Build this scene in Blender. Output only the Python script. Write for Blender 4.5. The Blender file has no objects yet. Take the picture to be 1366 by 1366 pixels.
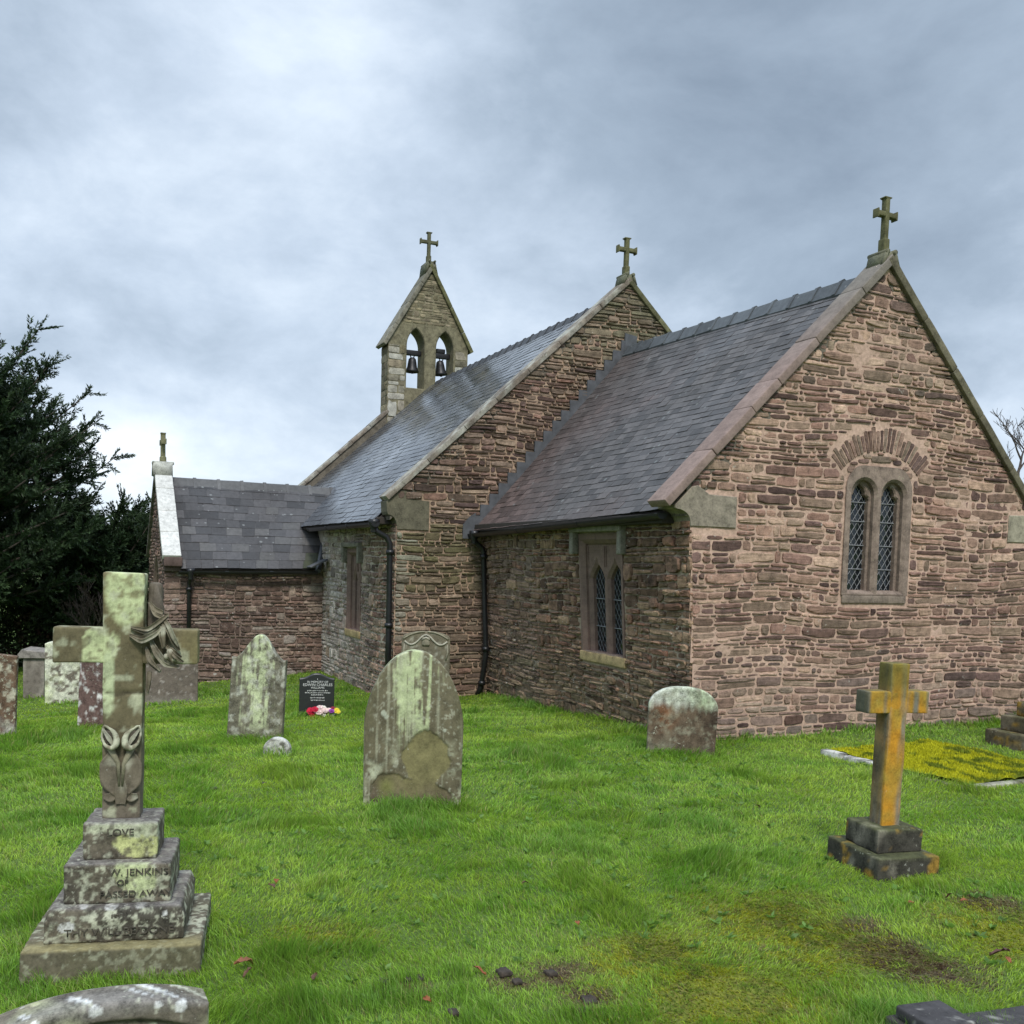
import bpy, math, random
import numpy as np
from mathutils import Vector, Matrix
from mathutils.geometry import tessellate_polygon

random.seed(7)
RNG = np.random.default_rng(11)
SC = bpy.context.scene
COL = SC.collection
PI = math.pi

# ------------------------------------------------------------------ camera
F_PX, CY_PX, YAW, PITCH, ROLL = 1368.2, 837.1, 2.7291, -0.0627, 0.0298
CAM = np.array([8.393, -5.658, 1.7])
_f = np.array([math.cos(PITCH)*math.cos(YAW), math.cos(PITCH)*math.sin(YAW), math.sin(PITCH)])
_r = np.array([math.sin(YAW), -math.cos(YAW), 0.0])
_u = np.cross(_r, _f)
_r, _u = _r*math.cos(ROLL)+_u*math.sin(ROLL), -_r*math.sin(ROLL)+_u*math.cos(ROLL)
cam = bpy.data.cameras.new('camera')
cam.sensor_width = 36.0
cam.lens = F_PX/1366*36.0
cam.shift_y = (CY_PX-683)/1366
cam.clip_start, cam.clip_end = 0.05, 3000
cob = bpy.data.objects.new('camera', cam)
COL.objects.link(cob)
m = Matrix.Identity(4)
for i in range(3):
    m[i][0], m[i][1], m[i][2], m[i][3] = _r[i], _u[i], -_f[i], CAM[i]
cob.matrix_world = m
SC.camera = cob

# ------------------------------------------------------------------ light
SUN_AZ, SUN_EL = math.radians(-14), math.radians(48)     # from the east-south-east, behind cloud
w = bpy.data.worlds.new('World')
SC.world = w
w.use_nodes = True
nt = w.node_tree
N, L = nt.nodes, nt.links
N.clear()


def nd(tree, kind, **kw):
    n = tree.nodes.new(kind)
    for k, v in kw.items():
        if k == 'inp':
            for a, b in v.items():
                n.inputs[a].default_value = b
        else:
            setattr(n, k, v)
    return n


def ramp(tree, stops, interp='LINEAR'):
    n = tree.nodes.new('ShaderNodeValToRGB')
    n.color_ramp.interpolation = interp
    e = n.color_ramp.elements
    while len(e) < len(stops):
        e.new(0.5)
    for q, (p, c) in zip(e, stops):
        q.position = p
        q.color = (c[0], c[1], c[2], 1) if not isinstance(c, (int, float)) else (c, c, c, 1)
    return n


def mth(tree, op, a, b=None, c=None, clamp=False):
    n = tree.nodes.new('ShaderNodeMath')
    n.operation = op
    n.use_clamp = clamp
    for i, v in enumerate((a, b, c)):
        if v is None:
            continue
        if isinstance(v, (int, float)):
            n.inputs[i].default_value = v
        else:
            tree.links.new(v, n.inputs[i])
    return n.outputs[0]


def mixc(tree, f, a, b, blend='MIX'):
    n = tree.nodes.new('ShaderNodeMix')
    n.data_type = 'RGBA'
    n.blend_type = blend
    for i, v in ((0, f), (6, a), (7, b)):
        if isinstance(v, (int, float)):
            n.inputs[i].default_value = v
        elif isinstance(v, tuple):
            n.inputs[i].default_value = (v[0], v[1], v[2], 1)
        else:
            tree.links.new(v, n.inputs[i])
    return n.outputs[2]


def px_dir(x, y):
    d = _f+_r*(x-683)/F_PX-_u*(y-CY_PX)/F_PX
    return d/np.linalg.norm(d)


sky = nd(nt, 'ShaderNodeTexSky', sky_type='NISHITA', sun_disc=False, sun_elevation=SUN_EL,
         sun_rotation=PI/2-SUN_AZ)
bg1 = nd(nt, 'ShaderNodeBackground', inp={1: 0.08})
L.new(sky.outputs[0], bg1.inputs[0])
tc = nd(nt, 'ShaderNodeTexCoord')
sep = nd(nt, 'ShaderNodeSeparateXYZ')
L.new(tc.outputs['Generated'], sep.inputs[0])
zc = mth(nt, 'MAXIMUM', sep.outputs[2], 0.0)
den = mth(nt, 'ADD', zc, 0.52)
cmb = nd(nt, 'ShaderNodeCombineXYZ')
L.new(mth(nt, 'DIVIDE', sep.outputs[0], den), cmb.inputs[0])
L.new(mth(nt, 'DIVIDE', sep.outputs[1], den), cmb.inputs[1])
L.new(mth(nt, 'MULTIPLY', zc, 1.2), cmb.inputs[2])
n1 = nd(nt, 'ShaderNodeTexNoise', inp={'Scale': 1.5, 'Detail': 8.0, 'Roughness': 0.52, 'Distortion': 0.2})
n2 = nd(nt, 'ShaderNodeTexNoise', inp={'Scale': 4.6, 'Detail': 10.0, 'Roughness': 0.60, 'Distortion': 0.15})
L.new(cmb.outputs[0], n1.inputs['Vector'])
L.new(cmb.outputs[0], n2.inputs['Vector'])
val = mth(nt, 'ADD', mth(nt, 'MULTIPLY', mth(nt, 'SUBTRACT', n1.outputs[0], 0.5), 0.72),
          mth(nt, 'MULTIPLY', mth(nt, 'SUBTRACT', n2.outputs[0], 0.5), 0.80))
val = mth(nt, 'ADD', val, 0.38)
for (px, py, wd, amp) in ((390, 110, 0.14, 0.27), (130, 150, 0.18, 0.08), (930, 100, 0.28, -0.20), (470, 20, .09, .12), (1150, 190, .16, -.06),
                          (1366, 350, 0.28, -0.09), (120, 420, 0.18, -0.09), (760, 330, .12, .08), (300, 640, 0.15, 0.17),
                          (110, 650, 0.14, 0.22), (1390, 560, 0.13, 0.30), (640, 330, 0.16, 0.08)):
    d = px_dir(px, py)
    dp = nd(nt, 'ShaderNodeVectorMath', operation='DISTANCE')
    L.new(tc.outputs['Generated'], dp.inputs[0])
    dp.inputs[1].default_value = tuple(d)
    q = mth(nt, 'DIVIDE', dp.outputs[1], wd)
    g = mth(nt, 'EXPONENT', mth(nt, 'MULTIPLY', mth(nt, 'MULTIPLY', q, q), -1.0))
    val = mth(nt, 'ADD', val, mth(nt, 'MULTIPLY', g, amp))
hz = mth(nt, 'SUBTRACT', 1.0, mth(nt, 'DIVIDE', zc, 0.16), clamp=True)
val = mth(nt, 'ADD', val, mth(nt, 'MULTIPLY', hz, 0.07))
cr = ramp(nt, [(0.0, (0.175, 0.222, 0.285)), (0.28, (0.255, 0.315, 0.39)), (0.52, (0.385, 0.455, 0.545)),
               (0.75, (0.54, 0.61, 0.69)), (1.0, (0.76, 0.79, 0.82))])
L.new(val, cr.inputs[0])
bg2 = nd(nt, 'ShaderNodeBackground')
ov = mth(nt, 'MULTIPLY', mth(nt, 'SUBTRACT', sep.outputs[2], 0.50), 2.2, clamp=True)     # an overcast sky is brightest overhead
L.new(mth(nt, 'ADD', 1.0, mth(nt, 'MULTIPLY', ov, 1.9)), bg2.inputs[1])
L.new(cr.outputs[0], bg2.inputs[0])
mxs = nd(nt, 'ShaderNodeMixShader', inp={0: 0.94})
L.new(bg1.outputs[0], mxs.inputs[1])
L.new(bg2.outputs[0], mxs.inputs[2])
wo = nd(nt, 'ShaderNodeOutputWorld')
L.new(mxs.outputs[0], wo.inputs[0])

sun = bpy.data.lights.new('sun', 'SUN')
sun.energy, sun.angle, sun.color = 1.5, math.radians(12), (1.0, 0.95, 0.88)
so = bpy.data.objects.new('sun', sun)
COL.objects.link(so)
sd = Vector((math.cos(SUN_EL)*math.cos(SUN_AZ), math.cos(SUN_EL)*math.sin(SUN_AZ), math.sin(SUN_EL)))
so.rotation_euler = sd.to_track_quat('Z', 'Y').to_euler()
so.location = (20, -20, 30)
SC.view_settings.view_transform = 'Standard'
SC.view_settings.look = 'None'
SC.view_settings.exposure = 0.72
SC.view_settings.gamma = 1.0
SC.render.engine = 'CYCLES'
SC.cycles.max_bounces = 5
SC.cycles.diffuse_bounces = 3
SC.cycles.glossy_bounces = 3
SC.cycles.transmission_bounces = 3
SC.cycles.transparent_max_bounces = 4


# ------------------------------------------------------------------ helpers
def sm(t):
    t = np.clip(t, 0, 1)
    return t*t*(3-2*t)


def vnoise(P, seed=0):
    P = np.asarray(P, float)
    i = np.floor(P).astype(np.int64)
    f = P-i
    f = f*f*(3-2*f)

    def h(x, y, z):
        n = (x*374761393+y*668265263+z*2147483647+seed*1274126177) & 0xffffffff
        n = ((n ^ (n >> 13))*1274126177) & 0xffffffff
        n = ((n ^ (n >> 16))*668265263) & 0xffffffff
        return ((n ^ (n >> 15)) & 0xffff)/65535.0
    r = 0
    for dx in (0, 1):
        wx = f[:, 0] if dx else 1-f[:, 0]
        for dy in (0, 1):
            wy = f[:, 1] if dy else 1-f[:, 1]
            for dz in (0, 1):
                wz = f[:, 2] if dz else 1-f[:, 2]
                r = r+wx*wy*wz*h(i[:, 0]+dx, i[:, 1]+dy, i[:, 2]+dz)
    return r


def fbm(P, octv=4, seed=0, gain=0.5):
    P = np.asarray(P, float)
    a, s, t = 1.0, 0.0, 0.0
    for k in range(octv):
        s = s+a*vnoise(P*2**k+k*17.3, seed+k)
        t += a
        a *= gain
    return s/t


def P3(x, y, z=None):
    x = np.asarray(x, float)
    return np.stack([x, np.broadcast_to(np.asarray(y, float), x.shape),
                     np.broadcast_to(np.asarray(0.0 if z is None else z, float), x.shape)], -1)


def mixv(a, b, t):
    a, b = np.asarray(a, float), np.asarray(b, float)
    t = np.clip(np.asarray(t, float), 0, 1)[..., None]
    return a*(1-t)+b*t


def ground_z(x, y):
    x, y = np.asarray(x, float), np.asarray(y, float)
    gx = -0.30*sm(-x/7.5)
    return gx+0.018*np.clip(y, -9, 6)+0.06*np.clip(y+1.4, -6, 0)*sm((-x-2)/7)


def ground_bump(x, y):
    x, y = np.asarray(x, float), np.asarray(y, float)
    return 0.05*(fbm(P3(x*0.9, y*0.9), 3, 5)-0.5)+0.022*(vnoise(P3(x*4.2, y*4.2), 9)-0.5)


def gz(x, y):
    return float(ground_z(np.array([x]), np.array([y]))[0])


def ray(px, py):
    return _f+_r*(px-683)/F_PX-_u*(py-CY_PX)/F_PX


def gp(px, py):
    """the point of the ground that the photograph shows at a pixel"""
    ts = np.linspace(1, 60, 8000)
    P = CAM+ts[:, None]*ray(px, py)
    i = int(np.argmax(P[:, 2] < ground_z(P[:, 0], P[:, 1])))
    return P[i]


class MB:
    def __init__(self):
        self.V, self.F, self.C, self.n = [], {}, [], 0

    def add(self, V, F, col=(1, 1, 1), mat=0):
        V = np.asarray(V, float).reshape(-1, 3)
        if len(V) == 0:
            return self
        c = np.asarray(col, float)
        if c.ndim == 1:
            c = np.tile(c[:3], (len(V), 1))
        for f in F:
            f = np.asarray(f, np.int64)
            if f.size == 0:
                continue
            self.F.setdefault((f.shape[1], mat), []).append(f+self.n)
        self.V.append(V)
        self.C.append(c[:, :3])
        self.n += len(V)
        return self

    def poly(self, pts, col=(1, 1, 1), mat=0):
        return self.add(pts, [np.arange(len(pts))[None]], col, mat)

    def build(self, name, mats, parent=None, smooth=False):
        V = np.concatenate(self.V)
        C = np.concatenate(self.C)
        me = bpy.data.meshes.new(name)
        loops, sizes, mi = [], [], []
        for (k, mt), fs in self.F.items():
            f = np.concatenate(fs)
            loops.append(f.ravel())
            sizes.append(np.full(len(f), k))
            mi.append(np.full(len(f), mt))
        loops, sizes, mi = np.concatenate(loops), np.concatenate(sizes), np.concatenate(mi)
        me.vertices.add(len(V))
        me.vertices.foreach_set('co', V.ravel().astype(np.float32))
        me.loops.add(len(loops))
        me.loops.foreach_set('vertex_index', loops.astype(np.int32))
        me.polygons.add(len(sizes))
        st = np.concatenate([[0], np.cumsum(sizes)[:-1]])
        me.polygons.foreach_set('loop_start', st.astype(np.int32))
        me.polygons.foreach_set('loop_total', sizes.astype(np.int32))
        me.polygons.foreach_set('material_index', mi.astype(np.int32))
        me.polygons.foreach_set('use_smooth', np.full(len(sizes), bool(smooth)))
        at = me.attributes.new('Col', 'FLOAT_COLOR', 'POINT')
        at.data.foreach_set('color', np.concatenate([C, np.ones((len(C), 1))], 1).ravel().astype(np.float32))
        me.update(calc_edges=True)
        if not isinstance(mats, (list, tuple)):
            mats = [mats]
        for q in mats:
            me.materials.append(q)
        ob = bpy.data.objects.new(name, me)
        COL.objects.link(ob)
        if parent is not None:
            ob.parent = parent
        return ob


def tag(o, label, cat, group=None, kind=None):
    if label:
        o['label'] = label
    if cat:
        o['category'] = cat
    if group:
        o['group'] = group
    if kind:
        o['kind'] = kind
    return o


def empty(name, loc, rz=0.0, rx=0.0, ry=0.0):
    o = bpy.data.objects.new(name, None)
    o.location = loc
    o.rotation_euler = (rx, ry, rz)
    o.empty_display_size = 0.2
    COL.objects.link(o)
    return o


def rbox(size, r=0.01, step=0.06, jit=0.0, seed=0, center=(0, 0, 0)):
    """box with rounded edges on a grid; returns V, F"""
    h = np.array(size, float)/2
    r = min(r, h.min()*0.95)
    ax = []
    for a in h:
        inner = np.linspace(-(a-r), a-r, max(2, int(round(2*(a-r)/step))+1))
        ax.append(np.concatenate([[-a, -a+0.35*r], inner, [a-0.35*r, a]]))
    Vs, Fs, n0 = [], [], 0
    for axis in range(3):
        o = [k for k in range(3) if k != axis]
        A, B = np.meshgrid(ax[o[0]], ax[o[1]], indexing='ij')
        for s in (-1, 1):
            V = np.zeros(A.shape+(3,))
            V[..., o[0]], V[..., o[1]], V[..., axis] = A, B, s*h[axis]
            na, nb = A.shape
            idx = np.arange(na*nb).reshape(na, nb)+n0
            q = np.stack([idx[:-1, :-1], idx[1:, :-1], idx[1:, 1:], idx[:-1, 1:]], -1).reshape(-1, 4)
            flip = (s < 0) != (axis == 1)
            Fs.append(q[:, ::-1] if flip else q)
            Vs.append(V.reshape(-1, 3))
            n0 += na*nb
    V = np.concatenate(Vs)
    Fq = np.concatenate(Fs)
    key = np.round(V*1e5).astype(np.int64)
    _, first, inv = np.unique(key, axis=0, return_index=True, return_inverse=True)
    V = V[first]
    Fq = inv.ravel()[Fq]
    inner = np.clip(V, -(h-r), h-r)
    d = V-inner
    ln = np.linalg.norm(d, axis=1, keepdims=True)
    V = np.where(ln > 1e-9, inner+d/np.maximum(ln, 1e-9)*r, V)
    if jit:
        V = V+jit*2*np.stack([fbm(V*6+k*31+seed*7.7, 3, seed+k)-0.5 for k in range(3)], -1)
    return V+np.array(center), [Fq]


def frame_mat(ax, ay, az):
    return np.stack([np.asarray(ax, float), np.asarray(ay, float), np.asarray(az, float)], 1)


def place(V, M, o):
    return V@np.asarray(M, float).T+np.asarray(o, float)


def tube(pts, rad, sides=8, caps=True):
    pts = np.asarray(pts, float)
    n = len(pts)
    rad = np.full(n, rad) if np.isscalar(rad) else np.asarray(rad, float)
    t = np.gradient(pts, axis=0)
    t /= np.maximum(np.linalg.norm(t, axis=1, keepdims=True), 1e-9)
    ref = np.array([0, 0, 1.0]) if abs(t[0][2]) < 0.9 else np.array([1.0, 0, 0])
    a = np.linspace(0, 2*PI, sides, endpoint=False)
    V = []
    x = np.cross(t[0], ref)
    x /= np.linalg.norm(x)
    for k in range(n):
        x = x-t[k]*(x@t[k])
        x /= max(np.linalg.norm(x), 1e-9)
        y = np.cross(t[k], x)
        V.append(pts[k]+rad[k]*(np.cos(a)[:, None]*x+np.sin(a)[:, None]*y))
    V = np.concatenate(V)
    i = np.arange(n*sides).reshape(n, sides)
    j = np.roll(i, -1, 1)
    F = [np.stack([i[:-1], j[:-1], j[1:], i[1:]], -1).reshape(-1, 4)]
    if caps:
        F.append(np.stack([i[0][::-1], i[-1]]))
    return V, F


def lathe(prof, sides=20):
    prof = np.asarray(prof, float)
    a = np.linspace(0, 2*PI, sides, endpoint=False)
    V = np.stack([prof[:, None, 0]*np.cos(a), prof[:, None, 0]*np.sin(a),
                  np.broadcast_to(prof[:, None, 1], (len(prof), sides))], -1).reshape(-1, 3)
    i = np.arange(len(prof)*sides).reshape(len(prof), sides)
    j = np.roll(i, -1, 1)
    return V, [np.stack([i[:-1], j[:-1], j[1:], i[1:]], -1).reshape(-1, 4)]


def prism(poly, O, U, V_, Nn, d0, d1, bev=0.0):
    """closed prism over a 2D polygon (counter-clockwise seen from +N) between depths d0 < d1 along N"""
    p = np.asarray(poly, float)
    O, U, V_, Nn = (np.asarray(q, float) for q in (O, U, V_, Nn))
    n = len(p)
    c = p.mean(0)
    rings = [(p, d0)]
    if bev > 0:
        hs = (p.max(0)-p.min(0))/2
        ps = c+(p-c)*(1-bev/np.maximum(hs, bev*1.5))
        rings += [(p, d1-bev), (ps, d1)]
    else:
        rings += [(p, d1)]
    Vv = np.concatenate([O+q[:, :1]*U+q[:, 1:]*V_+d*Nn for q, d in rings])
    F = []
    i = np.arange(n)
    j = np.roll(i, -1)
    for k in range(len(rings)-1):
        F.append(np.stack([i+k*n, j+k*n, j+(k+1)*n, i+(k+1)*n], -1))
    tri = tessellate_polygon([[Vector((q[0], q[1], 0)) for q in p]])
    tri = np.array([t for t in tri])
    a = p[tri]
    cr = (a[:, 1, 0]-a[:, 0, 0])*(a[:, 2, 1]-a[:, 0, 1])-(a[:, 1, 1]-a[:, 0, 1])*(a[:, 2, 0]-a[:, 0, 0])
    tri = np.where((cr < 0)[:, None], tri[:, ::-1], tri)
    F.append(tri+(len(rings)-1)*n)
    F.append(tri[:, ::-1])
    return Vv, F


def flat_holes(outer, holes):
    """triangles of a polygon with holes (indices into the concatenated points)"""
    tri = np.array(tessellate_polygon([[Vector((q[0], q[1], 0)) for q in p] for p in [outer]+holes]))
    p = np.concatenate([np.asarray(q, float) for q in [outer]+holes])
    a = p[tri]
    cr = (a[:, 1, 0]-a[:, 0, 0])*(a[:, 2, 1]-a[:, 0, 1])-(a[:, 1, 1]-a[:, 0, 1])*(a[:, 2, 0]-a[:, 0, 0])
    tri = tri[np.abs(cr) > 1e-12]
    cr = cr[np.abs(cr) > 1e-12]
    return p, np.where((cr < 0)[:, None], tri[:, ::-1], tri)


def grow(poly, d):
    p = np.asarray(poly, float)
    a, b = p-np.roll(p, 1, 0), np.roll(p, -1, 0)-p
    na = np.stack([a[:, 1], -a[:, 0]], 1)
    nb = np.stack([b[:, 1], -b[:, 0]], 1)
    na /= np.maximum(np.linalg.norm(na, axis=1, keepdims=True), 1e-9)
    nb /= np.maximum(np.linalg.norm(nb, axis=1, keepdims=True), 1e-9)
    k = na+nb
    k /= np.maximum((k*k).sum(1, keepdims=True)/2, 0.4)
    return p+k*d


def pierced(mb, outer, holes, O, U, V_, Nn, front, thick, ch=0.02, col=(1, 1, 1), mat=0, back=False):
    O, U, V_, Nn = (np.asarray(q, float) for q in (O, U, V_, Nn))

    def to3(p, d):
        p = np.asarray(p, float)
        return O+p[:, :1]*U+p[:, 1:]*V_+d*Nn
    big = [grow(h, ch) for h in holes]
    p, t = flat_holes(outer, big)
    mb.add(to3(p, front), [t], col, mat)
    if back:
        p, t = flat_holes(outer, holes)
        mb.add(to3(p, front-thick), [t[:, ::-1]], col, mat)
    n = len(outer)
    i, j = np.arange(n), np.roll(np.arange(n), -1)
    mb.add(np.concatenate([to3(outer, front-thick), to3(outer, front)]), [np.stack([i, j, j+n, i+n], -1)], col, mat)
    for h, b in zip(holes, big):
        n = len(h)
        i, j = np.arange(n), np.roll(np.arange(n), -1)
        Vv = np.concatenate([to3(b, front), to3(h, front-ch), to3(h, front-thick)])
        mb.add(Vv, [np.stack([i, j, j+n, i+n], -1)[:, ::-1], np.stack([i+n, j+n, j+2*n, i+2*n], -1)[:, ::-1]][::1], col, mat)


# ------------------------------------------------------------------ materials
def new_mat(name):
    mt = bpy.data.materials.new(name)
    mt.use_nodes = True
    t = mt.node_tree
    b = t.nodes['Principled BSDF']
    return mt, t, b


def simple(name, col, rough=0.8, metal=0.0, noise=0.2, scale=20.0, bump=0.0, spec=0.5):
    mt, t, b = new_mat(name)
    tcn = nd(t, 'ShaderNodeTexCoord')
    nz = nd(t, 'ShaderNodeTexNoise', inp={'Scale': scale, 'Detail': 6.0})
    t.links.new(tcn.outputs['Object'], nz.inputs['Vector'])
    c = tuple(col)
    r = ramp(t, [(0.3, tuple(x*(1-noise) for x in c)), (0.7, tuple(min(1, x*(1+noise)) for x in c))])
    t.links.new(nz.outputs[0], r.inputs[0])
    t.links.new(r.outputs[0], b.inputs['Base Color'])
    b.inputs['Roughness'].default_value = rough
    b.inputs['Metallic'].default_value = metal
    b.inputs['Specular IOR Level'].default_value = spec
    if bump:
        bm = nd(t, 'ShaderNodeBump', inp={'Strength': bump, 'Distance': 0.01})
        t.links.new(nz.outputs[0], bm.inputs['Height'])
        t.links.new(bm.outputs[0], b.inputs['Normal'])
    return mt


def stone_mat(name, scale=1.0, var=0.35, bump=0.6, rough=0.9, spots=(), strat=0.0, dist=0.012):
    """Col attribute, mottled at two scales, with lichen spots: (scale, size, colour, strength)"""
    mt, t, b = new_mat(name)
    at = nd(t, 'ShaderNodeAttribute', attribute_name='Col')
    tcn = nd(t, 'ShaderNodeTexCoord')
    co = tcn.outputs['Object']
    na = nd(t, 'ShaderNodeTexNoise', inp={'Scale': 9*scale, 'Detail': 8.0, 'Roughness': 0.62})
    nb = nd(t, 'ShaderNodeTexNoise', inp={'Scale': 48*scale, 'Detail': 7.0, 'Roughness': 0.74})
    t.links.new(co, na.inputs['Vector'])
    t.links.new(co, nb.inputs['Vector'])
    k = mth(t, 'ADD', mth(t, 'MULTIPLY', na.outputs[0], 0.55), mth(t, 'MULTIPLY', nb.outputs[0], 0.45))
    r = ramp(t, [(0.36, 1-var*1.35), (0.5, 1.0), (0.66, 1+var*1.25)])
    t.links.new(k, r.inputs[0])
    c = mixc(t, 1.0, at.outputs['Color'], r.outputs[0], 'MULTIPLY')
    hgt = k
    if strat:
        mp = nd(t, 'ShaderNodeMapping')
        mp.inputs['Scale'].default_value = (4, 4, 70)
        t.links.new(co, mp.inputs[0])
        ns = nd(t, 'ShaderNodeTexNoise', inp={'Scale': 1.0, 'Detail': 4.0, 'Roughness': 0.6})
        t.links.new(mp.outputs[0], ns.inputs['Vector'])
        hgt = mth(t, 'ADD', k, mth(t, 'MULTIPLY', ns.outputs[0], strat))
        rs = ramp(t, [(0.3, 1-0.3*strat), (0.7, 1+0.25*strat)])
        t.links.new(ns.outputs[0], rs.inputs[0])
        c = mixc(t, 1.0, c, rs.outputs[0], 'MULTIPLY')
    for (sc_, size, colr, strg) in spots:
        sn = nd(t, 'ShaderNodeTexNoise', inp={'Scale': sc_, 'Detail': 5.0, 'Roughness': 0.62, 'Distortion': 0.3})
        off = nd(t, 'ShaderNodeVectorMath', operation='ADD')
        off.inputs[1].default_value = (sc_*0.7, size*31, sc_*0.3)
        t.links.new(co, off.inputs[0])
        t.links.new(off.outputs[0], sn.inputs['Vector'])
        big = nd(t, 'ShaderNodeTexNoise', inp={'Scale': sc_*0.14, 'Detail': 3.0})
        t.links.new(off.outputs[0], big.inputs['Vector'])
        ed = mth(t, 'ADD', mth(t, 'SUBTRACT', sn.outputs[0], 0.76-size*0.25), mth(t, 'MULTIPLY', mth(t, 'SUBTRACT', big.outputs[0], 0.5), 0.55))
        ed = mth(t, 'MULTIPLY', mth(t, 'MULTIPLY', ed, 13.0, clamp=True), strg)
        c = mixc(t, ed, c, tuple(colr))
    t.links.new(c, b.inputs['Base Color'])
    b.inputs['Roughness'].default_value = rough
    b.inputs['Specular IOR Level'].default_value = 0.25
    bm = nd(t, 'ShaderNodeBump', inp={'Strength': bump, 'Distance': dist})
    t.links.new(hgt, bm.inputs['Height'])
    t.links.new(bm.outputs[0], b.inputs['Normal'])
    return mt


WHITE_L = (0.62, 0.62, 0.56)
GREEN_L = (0.42, 0.46, 0.27)
M_STONE_E = stone_mat('pointed_rubble_stone', 1.4, 0.42, 0.7, 0.9, [(26, 0.30, (0.5, 0.47, 0.40), 0.7)], 0.55)
M_STONE_S = stone_mat('weathered_rubble_stone', 1.4, 0.55, 0.9, 0.92, [(22, 0.36, WHITE_L, 0.75), (55, 0.34, (0.4, 0.4, 0.33), 0.6)], 0.6)
M_MORT = stone_mat('lime_mortar', 3.0, 0.25, 0.8, 0.95, [], 0.0, 0.006)
M_ASH = stone_mat('dressed_stone', 1.0, 0.42, 0.45, 0.88, [(40, 0.30, GREEN_L, 0.5), (18, 0.26, (0.5, 0.5, 0.44), 0.5)], 0.0, 0.006)
M_RED = stone_mat('red_sandstone_dressing', 1.0, 0.22, 0.25, 0.88, [(30, 0.2, (0.5, 0.45, 0.4), 0.4)], 0.25, 0.005)
M_LICH = stone_mat('white_lichened_stone', 1.4, 0.25, 0.4, 0.9, [(26, 0.42, (0.16, 0.15, 0.14), 0.85), (60, 0.4, (0.22, 0.21, 0.19), 0.7)], 0.0, 0.006)
M_GRAVE = stone_mat('lichened_gravestone', 1.6, 0.50, 0.6, 0.9, [(50, 0.34, (0.55, 0.56, 0.44), 0.65), (24, 0.26, (0.55, 0.55, 0.48), 0.6)], 0.0, 0.005)
M_GRAVE2 = stone_mat('speckled_gravestone', 1.6, 0.50, 0.6, 0.92, [(34, 0.55, (0.58, 0.60, 0.44), 0.9), (60, 0.5, (0.6, 0.6, 0.52), 0.8)], 0.0, 0.006)
M_GRAVE3 = stone_mat('clean_gravestone', 1.6, 0.32, 0.45, 0.9, [(70, 0.25, (0.5, 0.5, 0.42), 0.4)], 0.0, 0.004)
M_IRON = simple('black_iron', (0.012, 0.012, 0.013), 0.38, 0.0, 0.3, 12)
M_LEAD = simple('grey_lead', (0.080, 0.083, 0.090), 0.55, 0.0, 0.28, 9, 0.15)
M_DARKWOOD = simple('dark_timber', (0.04, 0.032, 0.026), 0.8)
M_BRONZE = simple('dark_bronze', (0.022, 0.022, 0.024), 0.45, 0.3, 0.3, 14)
M_SOIL = simple('dark_soil', (0.045, 0.034, 0.025), 0.95, 0, 0.5, 25, 0.8)
M_LEAFD = simple('dead_leaf', (0.10, 0.045, 0.022), 0.7, 0, 0.4, 30)
M_INK = simple('blackened_lettering', (0.075, 0.066, 0.048), 0.9, 0, .95, 45)
M_INKW = simple('white_lettering', (0.62, 0.62, 0.60), 0.7, 0, 0.05)
M_CAME = simple('lead_came', (0.22, 0.225, 0.235), 0.6, 0, 0.15, 30)

M_GLASS, t, b = new_mat('old_leaded_glass')
b.inputs['Base Color'].default_value = (0.010, 0.013, 0.016, 1)
b.inputs['Roughness'].default_value = 0.09
b.inputs['Specular IOR Level'].default_value = 0.55

M_GRAN, t, b = new_mat('polished_black_granite')
b.inputs['Base Color'].default_value = (0.028, 0.029, 0.031, 1)
b.inputs['Roughness'].default_value = 0.32

def slate_mat(name, r_lo, r_hi):
    mt, t, b = new_mat(name)
    at = nd(t, 'ShaderNodeAttribute', attribute_name='Col')
    tcn = nd(t, 'ShaderNodeTexCoord')
    n_a = nd(t, 'ShaderNodeTexNoise', inp={'Scale': 14.0, 'Detail': 7.0, 'Roughness': 0.65})
    n_b = nd(t, 'ShaderNodeTexNoise', inp={'Scale': 1.1, 'Detail': 4.0})
    for q in (n_a, n_b):
        t.links.new(tcn.outputs['Object'], q.inputs['Vector'])
    rr = ramp(t, [(0.3, 0.72), (0.7, 1.25)])
    t.links.new(n_a.outputs[0], rr.inputs[0])
    c = mixc(t, 1.0, at.outputs['Color'], rr.outputs[0], 'MULTIPLY')
    vo = nd(t, 'ShaderNodeTexVoronoi', inp={'Scale': 11.0})
    t.links.new(tcn.outputs['Object'], vo.inputs['Vector'])
    sp = nd(t, 'ShaderNodeSeparateColor')
    t.links.new(vo.outputs['Color'], sp.inputs[0])
    ed = mth(t, 'MULTIPLY', mth(t, 'SUBTRACT', mth(t, 'MULTIPLY', mth(t, 'POWER', sp.outputs[0], 6.0), 0.34), vo.outputs['Distance']), 12.0, clamp=True)
    c = mixc(t, mth(t, 'MULTIPLY', ed, 0.5), c, (0.26, 0.27, 0.26))
    t.links.new(c, b.inputs['Base Color'])
    rg = ramp(t, [(0.35, r_lo), (0.65, r_hi)])
    t.links.new(n_b.outputs[0], rg.inputs[0])
    t.links.new(rg.outputs[0], b.inputs['Roughness'])
    bm = nd(t, 'ShaderNodeBump', inp={'Strength': 0.35, 'Distance': 0.004})
    t.links.new(n_a.outputs[0], bm.inputs['Height'])
    t.links.new(bm.outputs[0], b.inputs['Normal'])
    return mt


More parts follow.
